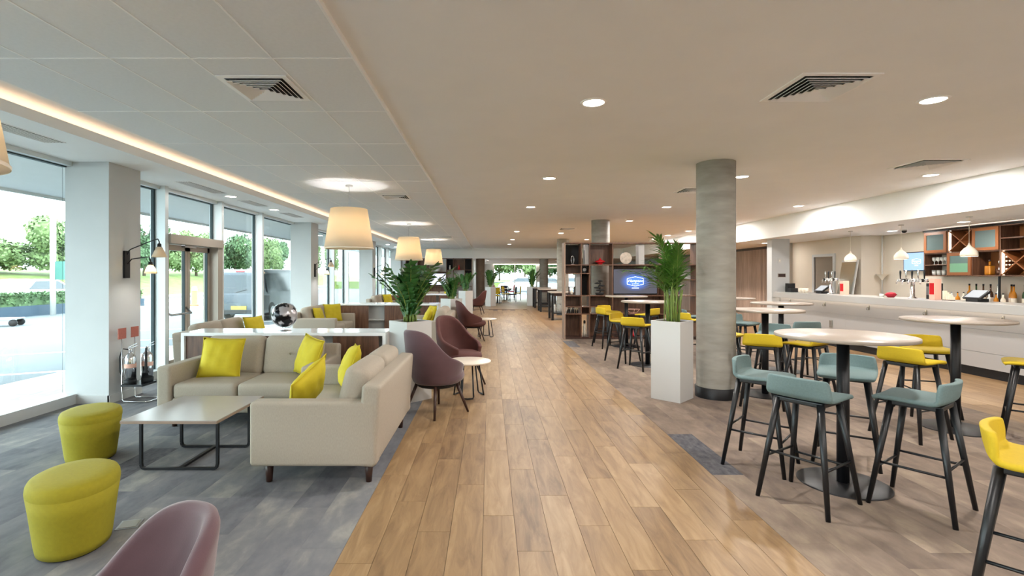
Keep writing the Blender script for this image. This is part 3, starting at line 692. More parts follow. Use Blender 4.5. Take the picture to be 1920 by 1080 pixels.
# round side tables and tub chairs
def make_chair(mat):
    t = thing('tub_chair', 'x', 'armchair')
    K = [(0, .86), (.35, .857), (.6, .84), (.8, .80), (.97, .735), (1.15, .66), (1.4, .59), (1.8, .54), (2.3, .48)]
    def top(a):
        a = abs(a)
        for (p, q), (p2, q2) in zip(K, K[1:]):
            if a <= p2: return q+(q2-q)*(a-p)/(p2-p)
        return K[-1][1]
    def fn(u, v):
        a = (2*u-1)*2.3; hh = top(a); z = .30+(hh-.30)*v
        k = max(0, math.cos(a)); r = .215+.07*min(1, (z-.3)/.25)**.7
        lean = .06*max(0, z-.45)/.4*k
        return (r*math.sin(a)*1.0*(1-.04*max(0, z-.6)/.25*k), -r*math.cos(a)*1.08-lean, z)
    me = baked(MB().grid(fn, 37, 12).mesh('shell', mat, True), 'shell', [('SOLIDIFY', dict(thickness=.05, offset=-1)), ('SUBSURF', dict(levels=1, render_levels=1))])
    put('shell', me, t)
    MB().lathe([(.19, .30), (.235, .33), (.25, .37), (.24, .41), (.18, .43), (.01, .435)], n=32, sx=1.0, sy=1.08).build('seat_pad', mat, t, True, (0, .03, 0))
    MB().lathe([(.19, .275), (.21, .30)], n=28).build('seat_base', 'black_matte', t)
    for sx in (-1, 1):
        for sy in (-1, 1):
            MB().tube([(sx*.14, sy*.14, .30), (sx*.225, sy*.225, 0)], .018, 10, .011).build('leg', 'leg_wood', t, True)
    return t
CH = make_chair('purple_velvet')
def chair(x, y, dx, dy, label, first=False, s=1.0):
    c = clone(CH, (x, y, 0), face(dx, dy), label, 'dark velvet tub chairs', first); c.scale = (s, s, s); return c
chair(-1.07, 1.25, -.64, -.77, 'lone purple velvet tub chair beside an ottoman, only its back showing', True, 1.0)
chair(-.6, 5.7, .68, .73, 'purple velvet tub chair behind the side-on sofa at the marble side table', s=1.12)
CH2 = make_chair('brown_velvet')
for i, (x, y, dx, dy, lb) in enumerate(((-.42, 7.15, .72, -.7, 'dark velvet tub chair facing out over the marble side table by the first planter'), (-.42, 12.05, .97, .2, 'dark velvet tub chair at the second small side table'), (-.52, 20.3, -.95, .2, 'distant dark velvet tub chair by the far column'))):
    c = clone(CH2, (x, y, 0), face(dx, dy), lb, 'dark velvet tub chairs', i == 0); c.scale = (1.12,)*3
def make_side_table():
    t = thing('side_table', 'x', 'side table')
    MB().lathe([(.28, .44), (.288, .444), (.288, .458), (.283, .462)], n=44).build('table_top', 'marble', t, True)
    for k in range(3):
        a = 2*PI*k/3+.5
        rad = lambda r, z, o: (r*math.cos(a+o), r*math.sin(a+o), z)
        MB().tube([rad(.13, .44, -.42), rad(.19, .04, -.4), rad(.197, .014, -.34), rad(.197, .011, 0), rad(.197, .014, .34), rad(.19, .04, .4), rad(.13, .44, .42)], .010, 8).build('leg_loop', 'black_metal', t, True)
    return t
ST = make_side_table()
clone(ST, (-.27, 6.45, 0), 0, 'round marble-topped side table between two velvet tub chairs', 'round side tables', True)
clone(ST, (-.1, 12.75, 0), 1, 'small round side table beside the second tub chair', 'round side tables')
# white consoles with walnut doors
def make_console(name, W, label, loc, doors):
    t = thing(name, label, 'console', loc); D = .52; H = .848; h = W/2
    MB().box(-h, 0, H-.04, h, D, H).build('worktop', 'gloss_white', t, bevel=.002)
    for s in (-1, 1): MB().box(s*h-(.04 if s > 0 else 0), 0, 0, s*h+(0 if s > 0 else .04), D, H-.04).build('side_panel', 'gloss_white', t)
    MB().box(-h+.04, D/2-.01, .05, h-.04, D/2+.01, H-.04).build('back_panel', 'satin_white', t)
    MB().box(-h+.04, .02, 0, h-.04, D-.02, .05).build('plinth', 'satin_white', t)
    MB().box(-h+.04, .04, .43, h-.04, D/2-.01, .45).build('shelf', 'satin_white', t)
    for a, b_ in doors:
        MB().box(a, .03, .055, b_, .05, H-.045).build('door', 'walnut', t)
    return t
make_console('console', 2.52, 'long white console with walnut doors carrying a globe', (-2.54, 6.17, 0), [(-1.21, -.66), (-.65, -.1), (.6, 1.17)])
make_console('console', 2.52, 'white console with walnut doors behind the second group of sofas', (-2.54, 12.55, 0), [(-1.21, -.5), (-.1, .5), (.6, 1.2)])
make_console('console', 2.52, 'distant white console near the far sofas', (-2.54, 19.1, 0), [(-1.21, -.5), (-.1, .5), (.6, 1.2)])
# globe on a stand
g = thing('globe', 'black and silver desk globe on a small stand on the console', 'globe', (-2.63, 6.42, .848))
MB().lathe([(.085, 0), (.088, .006), (.06, .012), (.012, .018)], n=28).build('foot', 'chrome', g, True)
MB().tube([(0, 0, .015), (0, 0, .04)], .008, 8).build('stem', 'chrome', g)
arc = [(.168*math.sin(a), 0, .2-.168*math.cos(a)) for a in [(-.3+2.9*k/18) for k in range(19)]]
MB().tube(arc, .005, 6).build('meridian_arm', 'chrome', g, True)
MB().lathe([(.157*math.sin(PI*k/24)+.0005, -.157*math.cos(PI*k/24)) for k in range(25)], n=48).build('sphere', 'globe_map', g, True, (0, 0, .2))
# tall white planters turned on edge
def leaf_blade(mb, base, dirv, up, L, w, droop, n=4):
    d_ = Vector(dirv).normalized(); s = d_.cross(Vector(up)).normalized(); k = len(mb.v); vs = []; nrm = s.cross(d_).normalized()
    for i in range(n+1):
        q = i/n; c = Vector(base)+d_*L*q+Vector((0, 0, -droop*L*q*q)); ww = w*math.sin(PI*min(.985, .12+.88*q)**.8)
        vs += [tuple(c-s*ww/2), tuple(c+nrm*w*-.10), tuple(c+s*ww/2)]
    fs = []
    for i in range(n):
        for j in (0, 1): fs.append((i*3+j, i*3+j+1, (i+1)*3+j+1, (i+1)*3+j))
    mb.add(vs, fs)
def zz_frond(seed, L, lean):
    rr = random.Random(seed); mb = MB(); st = MB(); pts = []
    for k in range(13):
        q = k/12; pts.append(Vector((lean*L*(q**1.5), rr.uniform(-.004, .004), L*(q-.18*lean*q*q))))
    st.tube(pts, .011, 6, .003)
    for k in range(2, 13):
        p = pts[k]; tg = (pts[min(12, k+1)]-pts[k-1]).normalized(); q = k/12
        for s in (-1, 1):
            for sub in (.25 if s > 0 else -.25,):
                b_ = p+tg*sub*L/12
                dv = tg*.5+Vector((rr.uniform(-.15, .15), s*.85, rr.uniform(-.1, .2)))
                leaf_blade(mb, b_, dv, tg.cross(Vector((0, s, 0)))+Vector((.01, 0, .02)), .085+.025*math.sin(PI*q), .058, rr.uniform(.0, .2))
    leaf_blade(mb, pts[-1], pts[-1]-pts[-3], (1, .1, 0), .1, .045, .1)
    me = mb.mesh('frond', ['leaf_dark', 'stem_green'], True); k0 = len(me.polygons)
    full = MB(); full.v = mb.v; full.f = mb.f; full.add(st.v, st.f); me = full.mesh('frond', ['leaf_dark', 'stem_green'], True)
    for i, p in enumerate(me.polygons): p.material_index = 0 if i < k0 else 1
    return me
ZZ = [zz_frond(i, .56+.035*(i % 5), .12+.14*(i % 5)) for i in range(10)]
def planter(x, y, label, cat='planter'):
    t = thing('planter', label, cat, (x, y, 0), PI/4, 'tall white planters'); s = .19; H = .985
    mb = MB()
    mb.prism([(-s, -s), (s, -s), (s, s), (-s, s)], 2, 0, H-.03)
    mb.build('box', 'satin_white', t, bevel=.004)
    MB().box(-s, -s, H-.03, s, -s+.012, H).box(-s, s-.012, H-.03, s, s, H).box(-s, -s+.012, H-.03, -s+.012, s-.012, H).box(s-.012, -s+.012, H-.03, s, s-.012, H).build('rim', 'satin_white', t)
    MB().box(-s+.012, -s+.012, H-.03, s-.012, s-.012, H-.012).build('soil', 'soil', t)
    return H-.012
def zz_plant(x, y, z, label, sc, n, seed):
    rr = random.Random(seed); t = thing('zz_plant', label, 'plant', (x, y, z), rr.uniform(0, 6), 'bushy plants in the planters')
    for k in range(n):
        o = put('frond', ZZ[(k*3+seed) % 10], t, (rr.uniform(-.07, .07), rr.uniform(-.07, .07), -.005), 2*PI*k/n*1.0+rr.uniform(-.3, .3)+(k % 2)*2.4)
        q = sc*rr.uniform(.85, 1.12); o.scale = (q, q, q)
for i, (x, y, a, b_, s, n) in enumerate(((-1.0, 6.33, 'tall white planter between the console and the tub chairs', 'bushy dark green plant in the planter beside the console', 1.05, 30), (-.95, 12.45, 'second tall white planter beside the tub chair', 'bushy green plant in the second planter', .8, 20), (-.9, 18.9, 'third tall white planter along the walkway', 'green plant in the third planter', 1.0, 14), (.05, 25.6, 'distant white planter before the far column', 'tall narrow plant in the distant white planter', 1.3, 12), (2.2, 26.0, 'distant planter behind the dark high tables', 'narrow plant behind the dark high tables', 1.3, 12))):
    z = planter(x, y, a); zz_plant(x, y, z, b_, s, n, i+1)
z = planter(2.31, 6.345, 'tall white planter beside the concrete column')
# kentia palm
def palm_frond(seed, L, lean):
    rr = random.Random(seed); mb = MB(); st = MB(); pts = []
    for k in range(17):
        q = k/16; pts.append(Vector((lean*L*q**2.2, 0, L*(q-.30*lean*q**3))))
    st.tube(pts, .008, 6, .0025)
    for k in range(8, 17):
        p = pts[k]; tg = (pts[min(16, k+1)]-pts[k-1]).normalized(); q = (k-8)/8
        for s in (-1, 1):
            for sub in (0, .5):
                dv = tg*(.75+.5*q)+Vector((rr.uniform(-.1, .1), s*(.9-.45*q), rr.uniform(-.05, .15)))
                leaf_blade(mb, p+tg*sub*L/17, dv, Vector((-.5, 0, 1)), .30*(1-.35*q), .021, rr.uniform(.1, .5), 5)
    k0 = len(mb.f); mb.add(st.v, st.f); me = mb.mesh('frond', ['leaf_palm', 'stem_green'], True)
    for i, p in enumerate(me.polygons): p.material_index = 0 if i < k0 else 1
    return me
PF = [palm_frond(40+i, .76+.09*(i % 4), (.08, .3, .45, .6, .75)[i % 5]) for i in range(8)]
t = thing('kentia_palm', 'tall leafy palm in the planter beside the concrete column', 'plant', (2.31, 6.345, z))
rr = random.Random(3)
for k in range(18):
    right_ = k % 3 == 2
    o = put('frond', PF[5*(k % 2)] if right_ else PF[k % 8], t, (rr.uniform(-.09, .02 if right_ else .09), rr.uniform(-.09, .09), -.005), rr.uniform(-.9, .9) if right_ else rr.uniform(1.5, 2*PI-1.3)); q = rr.uniform(.8, 1.15); o.scale = (q*.9, q*.9, q*1.02)
for k in range(10):
    a = rr.uniform(0, 6.28); x, y = .10*math.cos(a), .10*math.sin(a)
    MB().tube([(x*.8, y*.8, -.005), (x, y, .2), (x*1.3, y*1.3, .4)], .011, 7, .006).build('stem', 'stem_green', t, True)
# fire point: tubular stand with two chrome extinguishers and sign boards
t = thing('extinguisher_stand', 'chrome tube stand with two small sign boards at the foot of the pier', 'stand', (-4.36, 6.22, 0))
for s in (-1, 1):
    y = s*.11
    MB().tube([(-.12, y, .78), (-.12, y, .05), (-.10, y, .02), (.18, y, .012), (.2, y*.5, .012), (.2, 0, .012)], .009, 8).build('tube', 'chrome', t, True)
    b_ = MB().box(-.125, y-.065, .78, -.115, y+.065, .91).build('sign_board', 'sign_red', t)
MB().box(-.12, -.13, .2, .14, .13, .225).build('shelf', 'black_metal', t)
MB().tube([(-.12, -.11, .55), (-.12, .11, .55)], .008, 8).build('cross_bar', 'chrome', t, True)
def extinguisher(x, y, label, horn):
    e = thing('fire_extinguisher', label, 'extinguisher', (x, y, .226))
    MB().lathe([(.066, 0), (.066, .055)], n=24).build('boot', 'black_matte', e, True)
    MB().lathe([(.062, .055), (.063, .30), (.055, .34), (.03, .375), (.02, .385)], n=24).build('body', 'chrome', e, True)
    MB().lathe([(.0635, .20), (.0635, .25)], n=24, cap=False).build('label_band', 'pink_paper', e, True)
    MB().lathe([(.018, .385), (.02, .43), (.012, .44)], n=12).build('valve', 'chrome', e, True)
    MB().bar((-.02, 0, .43), (.085, .01, .47), .02, .006).bar((-.02, 0, .445), (.08, .01, .50), .02, .006).build('lever', 'chrome', e)
    if horn:
        MB().tube([(0, -.02, .42), (.03, -.07, .43), (.05, -.1, .38), (.05, -.1, .34)], .009, 8).build('hose', 'black_matte', e, True)
        MB().lathe([(.012, .18), (.018, 0), (.034, -.02), (.036, -.03)], (.05, -.1, .16), 16).build('horn', 'black_matte', e, True)
    else:
        MB().tube([(-.02, 0, .42), (-.09, -.01, .43), (-.115, -.02, .33), (-.11, -.02, .15), (-.08, -.02, .09)], .009, 8).build('hose', 'black_matte', e, True)
extinguisher(-4.40, 6.14, 'chrome fire extinguisher with looped black hose', False)
extinguisher(-4.29, 6.285, 'chrome fire extinguisher with black horn', True)
# floor socket lid beside the near ottoman
t = thing('floor_box', 'steel floor socket lid beside a yellow ottoman', 'floor box', (-2.24, 3.12, .001), .3)
MB().box(-.06, -.06, 0, .06, .06, .004).build('frame', 'steel', t); MB().box(-.048, -.048, .004, .048, .048, .006).build('lid', 'socket_grey', t)
# ================================================================== HIGH TABLES AND STOOLS
def make_bar_table():
    t = thing('bar_table', 'x', 'bar table')
    MB().lathe([(.44, 1.085), (.45, 1.088), (.45, 1.108), (.447, 1.111)], n=56).build('table_top', 'table_top', t, True)
    MB().lathe([(.041, .012), (.041, 1.085)], n=24).build('pole', 'black_metal', t, True)
    MB().lathe([(.30, 0), (.30, .006), (.292, .010), (.05, .014)], n=48).build('base_plate', 'black_metal', t, True)
    MB().lathe([(.17, 1.075), (.17, 1.085)], n=24).build('top_plate', 'black_metal', t)
    return t
BT = make_bar_table()
TB = [(2.64, 3.745, 'round high bar table nearest the walkway with teal stools around it'), (4.74, 5.1, 'round high bar table with yellow stools before the bar front'),
      (3.6, 6.55, 'round high bar table just past the concrete column'), (4.76, 8.19, 'round high bar table between the column and the bar end'),
      (4.8, 10.0, 'round high bar table half hidden behind the concrete column'), (2.75, 8.72, 'round high bar table behind the palm planter'), (3.0, 11.0, 'round high bar table under the wall screen')]
for i, (x, y, lb) in enumerate(TB): clone(BT, (x, y, 0), i*.4, lb, 'round high bar tables', i == 0)
def make_stool(mat):
    t = thing('bar_stool', 'x', 'bar stool')
    # seat and low back bent from one sheet; local +Y is the front
    path = [(.205, .728, .19), (.19, .741, .202), (.10, .745, .208), (0, .742, .21), (-.09, .742, .212), (-.145, .752, .214), (-.178, .782, .216), (-.192, .83, .214), (-.20, .885, .205), (-.203, .907, .19)]
    def fn(u, v):
        q = u*(len(path)-1); i = min(int(q), len(path)-2); f = q-i
        y, z, w = [path[i][k]*(1-f)+path[i+1][k]*f for k in range(3)]
        a = 2*v-1; bend = .045*a*a*max(0, min(1, (u-.45)/.35))
        return (w*a, y+bend, z+.008*a*a*(1-u))
    me = baked(MB().grid(fn, 25, 11).mesh('seat_shell', mat, True), 'seat_shell', [('SOLIDIFY', dict(thickness=.034, offset=-1)), ('SUBSURF', dict(levels=1, render_levels=1))])
    me.transform(Matrix.Diagonal((1, 1, .955, 1))); zf = min(v.co.z for v in me.vertices if abs(v.co.y) < .08 and abs(v.co.x) < .12)
    put('seat_shell', me, t)
    MB().box(-.155, -.14, zf-.028, .155, .15, zf+.004).build('seat_frame', 'black_wood', t, bevel=.008)
    feet = {}
    for sx in (-1, 1):
        for sy in (-1, 1):
            MB().tube([(sx*.135, sy*.125, zf-.004), (sx*.225, sy*.225, 0)], .023, 12, .0145).build('leg', 'black_wood', t, True)
    at = lambda sx, sy, z: (sx*(.135+.09*(.7-z)/.7), sy*(.125+.10*(.7-z)/.7), z)
    for (a, b_) in ((at(-1, 1, .25), at(1, 1, .25)), (at(-1, -1, .33), at(1, -1, .33)), (at(-1, -1, .29), at(-1, 1, .29)), (at(1, -1, .29), at(1, 1, .29))):
        MB().tube([a, b_], .0085, 8).build('foot_rail', 'black_wood', t, True)
    return t
STY, STT = make_stool('yellow_seat'), make_stool('teal_seat')
used = set()
def stool(kind, x, y, tx, ty, label):
    pr = STY if kind == 'y' else STT
    clone(pr, (x, y, 0), face(tx-x, ty-y), label, 'yellow bar stools' if kind == 'y' else 'teal bar stools', kind not in used); used.add(kind)
t1, t2, t3, t4, t5, t6, t7 = [(a, b_) for a, b_, _ in TB]
stool('t', 2.20, 3.465, *t1, 'teal bar stool showing its outer back beside the oak walkway')
stool('t', 2.232, 4.13, *t1, 'teal bar stool standing nearest the base of the concrete column')
stool('t', 2.90, 3.37, *t1, 'teal bar stool seen side-on with its backrest towards the bar')
stool('t', 3.02, 4.24, *t1, 'teal bar stool facing out behind the pole of the walkway table')
stool('y', 4.08, 4.87, *t2, 'yellow bar stool showing its outer back at the table before the bar front')
stool('y', 4.93, 5.66, *t2, 'yellow bar stool between the table and the bar front, partly behind the pole')
stool('y', 5.14, 4.72, *t2, 'yellow bar stool on the outer side of the table before the bar front')
stool('y', 2.44, 2.21, 3.1, 1.46, 'yellow bar stool standing on its own beyond the teal stools')
stool('y', 3.28, 6.02, *t3, 'yellow bar stool with its back showing at the table past the concrete column')
stool('y', 3.87, 6.08, *t3, 'yellow bar stool whose seat shows under the tabletop ringed by teal stools')
stool('t', 3.97, 7.02, *t3, 'teal bar stool on the bar side of the table past the column')
stool('y', 3.28, 7.07, *t3, 'yellow bar stool peeking out behind the concrete column')
stool('t', 4.74, 7.62, *t4, 'teal bar stool at the table between column and bar end')
stool('t', 4.42, 8.75, *t4, 'teal bar stool behind the table between column and bar end')
stool('t', 4.5, 9.5, *t5, 'teal bar stool under the table half hidden by the column')
stool('y', 2.45, 8.38, *t6, 'yellow bar stool standing against the palm planter, back to the walkway')
stool('y', 2.42, 9.12, *t6, 'yellow bar stool facing the table behind the palm planter')
stool('y', 2.53, 10.86, *t7, 'yellow bar stool at the shelving end of the table under the screen')
stool('y', 2.72, 11.5, *t7, 'yellow bar stool right in front of the open shelving')
stool('y', 3.36, 10.6, *t7, 'yellow bar stool on the palm side of the table under the screen')
stool('y', 3.7, 9.4, *t5, 'yellow bar stool just showing behind the planter rim')
stool('t', 4.1, 10.15, *t5, 'teal bar stool between planter and column, mostly hidden')

# ================================================================== OPEN SHELVING
def board(t, name, x0, y0, z0, x1, y1, z1, mat): return MB().box(x0, y0, z0, x1, y1, z1).build(name, mat, t)
Y0, Y1 = 12.24, 12.6
u = thing('shelving_unit', 'tall dark walnut open shelving dividing the hall, with a screen', 'shelving', (0, 0, 0))
XS = [1.855, 2.24, 2.448, 3.008, 4.26, 4.6, 5.05]; ZS = [.03, .614, .787, 1.06, 1.605, 1.814, 2.335]
board(u, 'end_panel', 1.82, Y0, 0, 1.855, Y1, 2.36, 'slat_wood')
for x in XS[1:]: board(u, 'upright', x-.011, Y0, .03, x+.011, Y1, 2.335, 'walnut')
board(u, 'plinth', 1.855, Y0+.02, 0, 5.06, Y1, .05, 'leg_wood'); board(u, 'top_board', 1.855, Y0, 2.335, 5.06, Y1, 2.36, 'walnut')
def shelf(x0, x1, z): board(u, 'shelf', x0, Y0+.003, z-.011, x1, Y1, z+.011, 'walnut')
for a, b_ in zip(XS[:3], XS[1:4]):
    for z in ((.614, .787, 1.06, 1.605, 1.814)): 
        if not (a == 2.448 and z == 1.605): shelf(a+.011, b_-.011, z)
for z in (.614, 1.06, 1.814): shelf(3.019, 4.249, z)
for a, b_ in ((4.26, 4.6), (4.6, 5.05)):
    for z in (.614, 1.06, 1.45, 1.814): shelf(a+.011, b_-.011, z)
def backing(x0, x1, z0, z1, mat): board(u, 'back_panel', x0+.012, Y1-.03, z0+.012, x1-.012, Y1-.012, z1-.012, mat)
backing(1.855, 2.24, 1.814, 2.335, 'black_matte'); backing(2.448, 3.008, 1.814, 2.335, 'walnut'); backing(1.855, 2.24, 1.605, 1.814, 'walnut')
backing(2.24, 2.448, 1.605, 1.814, 'satin_white'); backing(2.24, 2.448, 1.06, 1.605, 'black_matte')
backing(1.855, 2.24, .787, 1.06, 'walnut'); backing(2.448, 3.008, .787, 1.06, 'walnut'); backing(1.855, 2.24, .03, .614, 'walnut'); backing(2.448, 3.008, .03, .614, 'walnut')
backing(2.24, 2.448, .614, .787, 'walnut'); backing(3.008, 4.26, .614, 1.06, 'walnut'); backing(3.008, 4.26, 1.06, 1.814, 'walnut'); backing(3.008, 4.26, .03, .614, 'walnut')
backing(4.26, 4.6, 1.814, 2.335, 'walnut'); backing(4.6, 5.05, 1.45, 1.814, 'satin_white'); backing(4.26, 4.6, .614, 1.06, 'walnut')
board(u, 'white_panel', 3.67, Y0+.1, 1.826, 3.81, Y1-.01, 2.32, 'solid_grey'); board(u, 'white_panel', 2.35, Y0+.1, 1.826, 2.436, Y1-.01, 2.32, 'solid_grey'); board(u, 'white_panel', 2.13, Y0+.1, 1.072, 2.228, Y1-.01, 1.593, 'solid_grey')
# screen
def television(x, y, z, w, h, label, logo, rz=0, scr='screen_logo'):
    t = thing('television', label, 'television', (x, y, z), rz)
    MB().box(-w/2, 0, -h/2, w/2, .05, h/2).build('housing', 'black_metal', t, bevel=.004)
    MB().box(-w/2+.018, -.004, -h/2+.018, w/2-.018, 0, h/2-.018).build('screen', scr, t)
    if logo:
        k = logo
        hx = [(-.2, .07), (0, .115), (.2, .07), (.2, -.07), (0, -.115), (-.2, -.07)]; mb = MB()
        for a, b_ in zip(hx, hx[1:]+hx[:1]): mb.bar((a[0]*k, -.007, a[1]*k), (b_[0]*k, -.007, b_[1]*k), .006, .010*k, (0, 0, 1) if abs(a[0]-b_[0]) > .01 else (1, 0, 0))
        mb.build('logo_outline', 'screen_lines', t)
        for txt, s, z_, sh in (('Hampton', .098, .012, .35), ('by HILTON', .034, -.062, 0), ('WELCOME', .026, -.165, 0)):
            if txt == 'WELCOME':          # the line below is too small to read in the photograph
                for q in range(7): MB().box((-.085+.025*q)*k, -.007, (z_-.008)*k, (-.085+.025*q+.019)*k, -.005, (z_+.008)*k).build('caption_mark', 'screen_lines', t)
                continue
            o = put('logo_text', text_mesh(txt, s*k, 'screen_lines', sh, .0008), t, (0, -.0065, z_*k)); o.rotation_euler = (PI/2, 0, 0)
    return t
television(3.6, Y0+.15, 1.41, 1.1, .63, 'wide screen with a glowing blue logo in the open shelving', 1.0)
# things on the shelves
def item(name, label, cat, loc, parts, group=None, rz=0):
    t = thing(name, label, cat, loc, rz, group)
    for n_, mb, mt, sm in parts: mb.build(n_, mt, t, sm)
    return t
zb = .0112
item('ring_ornament', 'silver ring ornament in the black-backed top cell', 'ornament', (2.05, Y0+.15, 1.814+zb), [('foot', MB().box(-.04, -.03, 0, .04, .03, .012), 'steel', False), ('ring', MB().tube([(.035*math.sin(a), 0, .115+.10*math.cos(a)) for a in [2*PI*k/24 for k in range(25)]], .007, 6), 'chrome', True)])
item('red_bowl', 'red lidded dish on the top walnut shelf', 'dish', (2.73, Y0+.15, 1.814+zb), [('bowl', MB().lathe([(.05, 0), (.055, .02), (.10, .055), (.125, .07)], n=28), 'red_gloss', True), ('lid', MB().lathe([(.13, .07), (.12, .082), (.07, .105), (.03, .125), (.012, .16), (.002, .17)], n=28), 'red_gloss', True)])
item('round_plaque', 'round silver leaf plaque standing on top shelf above screen', 'ornament', (3.37, Y0+.17, 1.814+zb), [('foot', MB().box(-.06, -.03, 0, .06, .03, .02), 'leg_wood', False), ('disc', MB().add([(.145*math.cos(a), (-.02 if q else .02), .16+.145*math.sin(a)) for q in (0, 1) for a in [2*PI*k/32 for k in range(32)]], [tuple(range(32)), tuple(range(32, 64))[::-1]]+[(i, (i+1) % 32, 32+(i+1) % 32, 32+i) for i in range(32)]), 'silver_leaf', False)])
item('desk_clock', 'small round black clock in the white-backed cell', 'clock', (2.345, Y0+.15, 1.605+zb), [('foot', MB().box(-.025, -.015, 0, .025, .015, .03), 'black_metal', False), ('rim', MB().tube([(.055*math.sin(a), 0, .085+.055*math.cos(a)) for a in [2*PI*k/28 for k in range(29)]], .013, 8), 'black_metal', True), ('dial', MB().add([(.05*math.sin(2*PI*k/24), .002, .085+.05*math.cos(2*PI*k/24)) for k in range(24)], [tuple(range(24))]), 'satin_white', False)])
item('lantern', 'brown framed lantern on the shelf by the end panel', 'lantern', (2.03, Y0+.16, 1.06+zb), [('base', MB().box(-.075, -.06, 0, .075, .06, .02), 'leg_wood', False), ('candle', MB().lathe([(.03, .02), (.03, .12)], n=16), 'cream', True), ('roof', MB().box(-.08, -.065, .19, .08, .065, .21), 'leg_wood', False), ('post', MB().box(-.072, -.058, .02, -.058, -.044, .19), 'leg_wood', False), ('post', MB().box(.058, -.058, .02, .072, -.044, .19), 'leg_wood', False), ('post', MB().box(-.072, .044, .02, -.058, .058, .19), 'leg_wood', False), ('post', MB().box(.058, .044, .02, .072, .058, .19), 'leg_wood', False)])
bz = thing('bonsai', 'tiered black bonsai ornament seen against the concrete column', 'ornament', (2.72, Y0+.16, 1.06+zb))
MB().lathe([(.09, 0), (.11, .05), (.105, .06)], n=20).build('pot', 'black_matte', bz, True)
MB().tube([(0, 0, .05), (.03, 0, .12), (-.03, 0, .2), (.02, 0, .28), (-.01, 0, .36)], .014, 8).build('trunk', 'black_matte', bz, True)
for (x, z_, r) in ((.02, .12, .12), (-.05, .18, .10), (.05, .23, .09), (-.05, .29, .085), (.02, .345, .07)): MB().lathe([(.01, -.018), (r*.8, -.012), (r, .004), (r*.7, .018), (.01, .026)], (x, 0, z_), 18).build('pad', 'black_matte', bz, True)
for k in range(6):
    item('small_bottle', 'small dark bottle in the row on a lower shelf', 'bottle', (1.93+.048*k, Y0+.12, .614+zb), [('body', MB().lathe([(.02, 0), (.02, .06), (.009, .085), (.009, .1)], n=12), 'black_matte', True), ('cap', MB().lathe([(.011, .1), (.011, .125)], n=10), 'cream', True)], 'row of small bottles on the shelving')
item('tall_carafe', 'tall pale carafe with dark stopper in the bottom cell', 'carafe', (2.345, Y0+.15, .05), [('body', MB().lathe([(.04, 0), (.042, .1), (.038, .25), (.02, .32)], n=18), 'cream', True), ('stopper', MB().lathe([(.022, .32), (.03, .36), (.02, .40)], n=14), 'black_matte', True)])
item('red_ornament', 'small red ornament on the bottom shelf under the screen', 'ornament', (3.55, Y0+.12, .05), [('body', MB().lathe([(.05, 0), (.08, .06), (.05, .14), (.02, .2)], n=18), 'red_gloss', True), ('rim', MB().lathe([(.024, .2), (.026, .21)], n=14), 'black_matte', True)])
item('wire_bowl', 'shallow red wire bowl on the shelf under the screen', 'bowl', (3.55, Y0+.15, .614+zb+.0), [('rim', MB().tube([(.16*math.cos(2*PI*k/28), .1*math.sin(2*PI*k/28), .10) for k in range(29)], .005, 6), 'pink_paper', True), ('foot', MB().tube([(.08*math.cos(2*PI*k/28), .05*math.sin(2*PI*k/28), .006) for k in range(29)], .005, 6), 'pink_paper', True), ('ribs', MB().tube([(.16, 0, .1), (.08, 0, .006)], .004, 6).tube([(-.16, 0, .1), (-.08, 0, .006)], .004, 6).tube([(0, -.1, .1), (0, -.05, .006)], .004, 6), 'pink_paper', True)])
# far dark shelving with a pale screen
v = thing('shelving_unit', 'far dark walnut wall shelving with a pale screen', 'shelving', (0, 26.1, 0))
xs = [-4.37, -4.0, -3.75, -3.2, -2.25, -1.9, -1.3, -.92]
for x in xs: board(v, 'upright', x-.012, 0, 0, x+.012, .36, 2.44, 'walnut' if x < -1 else 'slat_wood')
for i, (a, b_) in enumerate(zip(xs[:-1], xs[1:])):
    for z in ((.6, 1.0, 1.75) if i == 3 else (.6, 1.0, 1.4, 1.85)): board(v, 'shelf', a+.012, .003, z-.012, b_-.012, .36, z+.012, 'walnut')
    for z0, z1, mt in (((1.85, 2.44, 'black_matte'), (1.4, 1.85, 'satin_white'), (0, .6, 'walnut')), ((1.85, 2.44, 'satin_white'), (1.0, 1.4, 'walnut')), ((1.85, 2.44, 'walnut'), (1.4, 1.85, 'satin_white')), ((1.75, 2.44, 'satin_white'), (1.0, 1.75, 'walnut'), (.6, 1.0, 'walnut')), ((1.85, 2.44, 'black_matte'), (1.4, 1.85, 'satin_white')), ((1.85, 2.44, 'walnut'), (1.4, 1.85, 'satin_white'), (1.0, 1.4, 'walnut')), ((1.85, 2.44, 'black_matte'), (1.4, 1.85, 'black_matte'), (1.0, 1.4, 'satin_white')))[i]:
        board(v, 'back_panel', a+.013, .33, z0+.013, b_-.013, .345, z1-.013, mt)
board(v, 'top_board', -4.38, 0, 2.44, -.91, .36, 2.465, 'walnut')
t = television(-2.72, 26.2, 1.37, .9, .62, 'pale lit screen in the far dark shelving', 0, scr='screen_white')
item('red_cone', 'small red cone ornament in the far shelving', 'ornament', (-1.6, 26.25, 1.8625), [('body', MB().lathe([(.07, 0), (.03, .16), (.012, .26)], n=16), 'red_gloss', True), ('base', MB().lathe([(.075, 0), (.075, .01)], n=16), 'black_matte', True)])
item('bear_head', 'white and black ornament on top of the far screen shelf', 'ornament', (-2.72, 26.22, 1.7625), [('body', MB().lathe([(.10, 0), (.16, .1), (.14, .22), (.05, .3)], n=18), 'satin_white', True), ('collar', MB().lathe([(.105, 0), (.11, .04)], n=18), 'black_matte', True)])
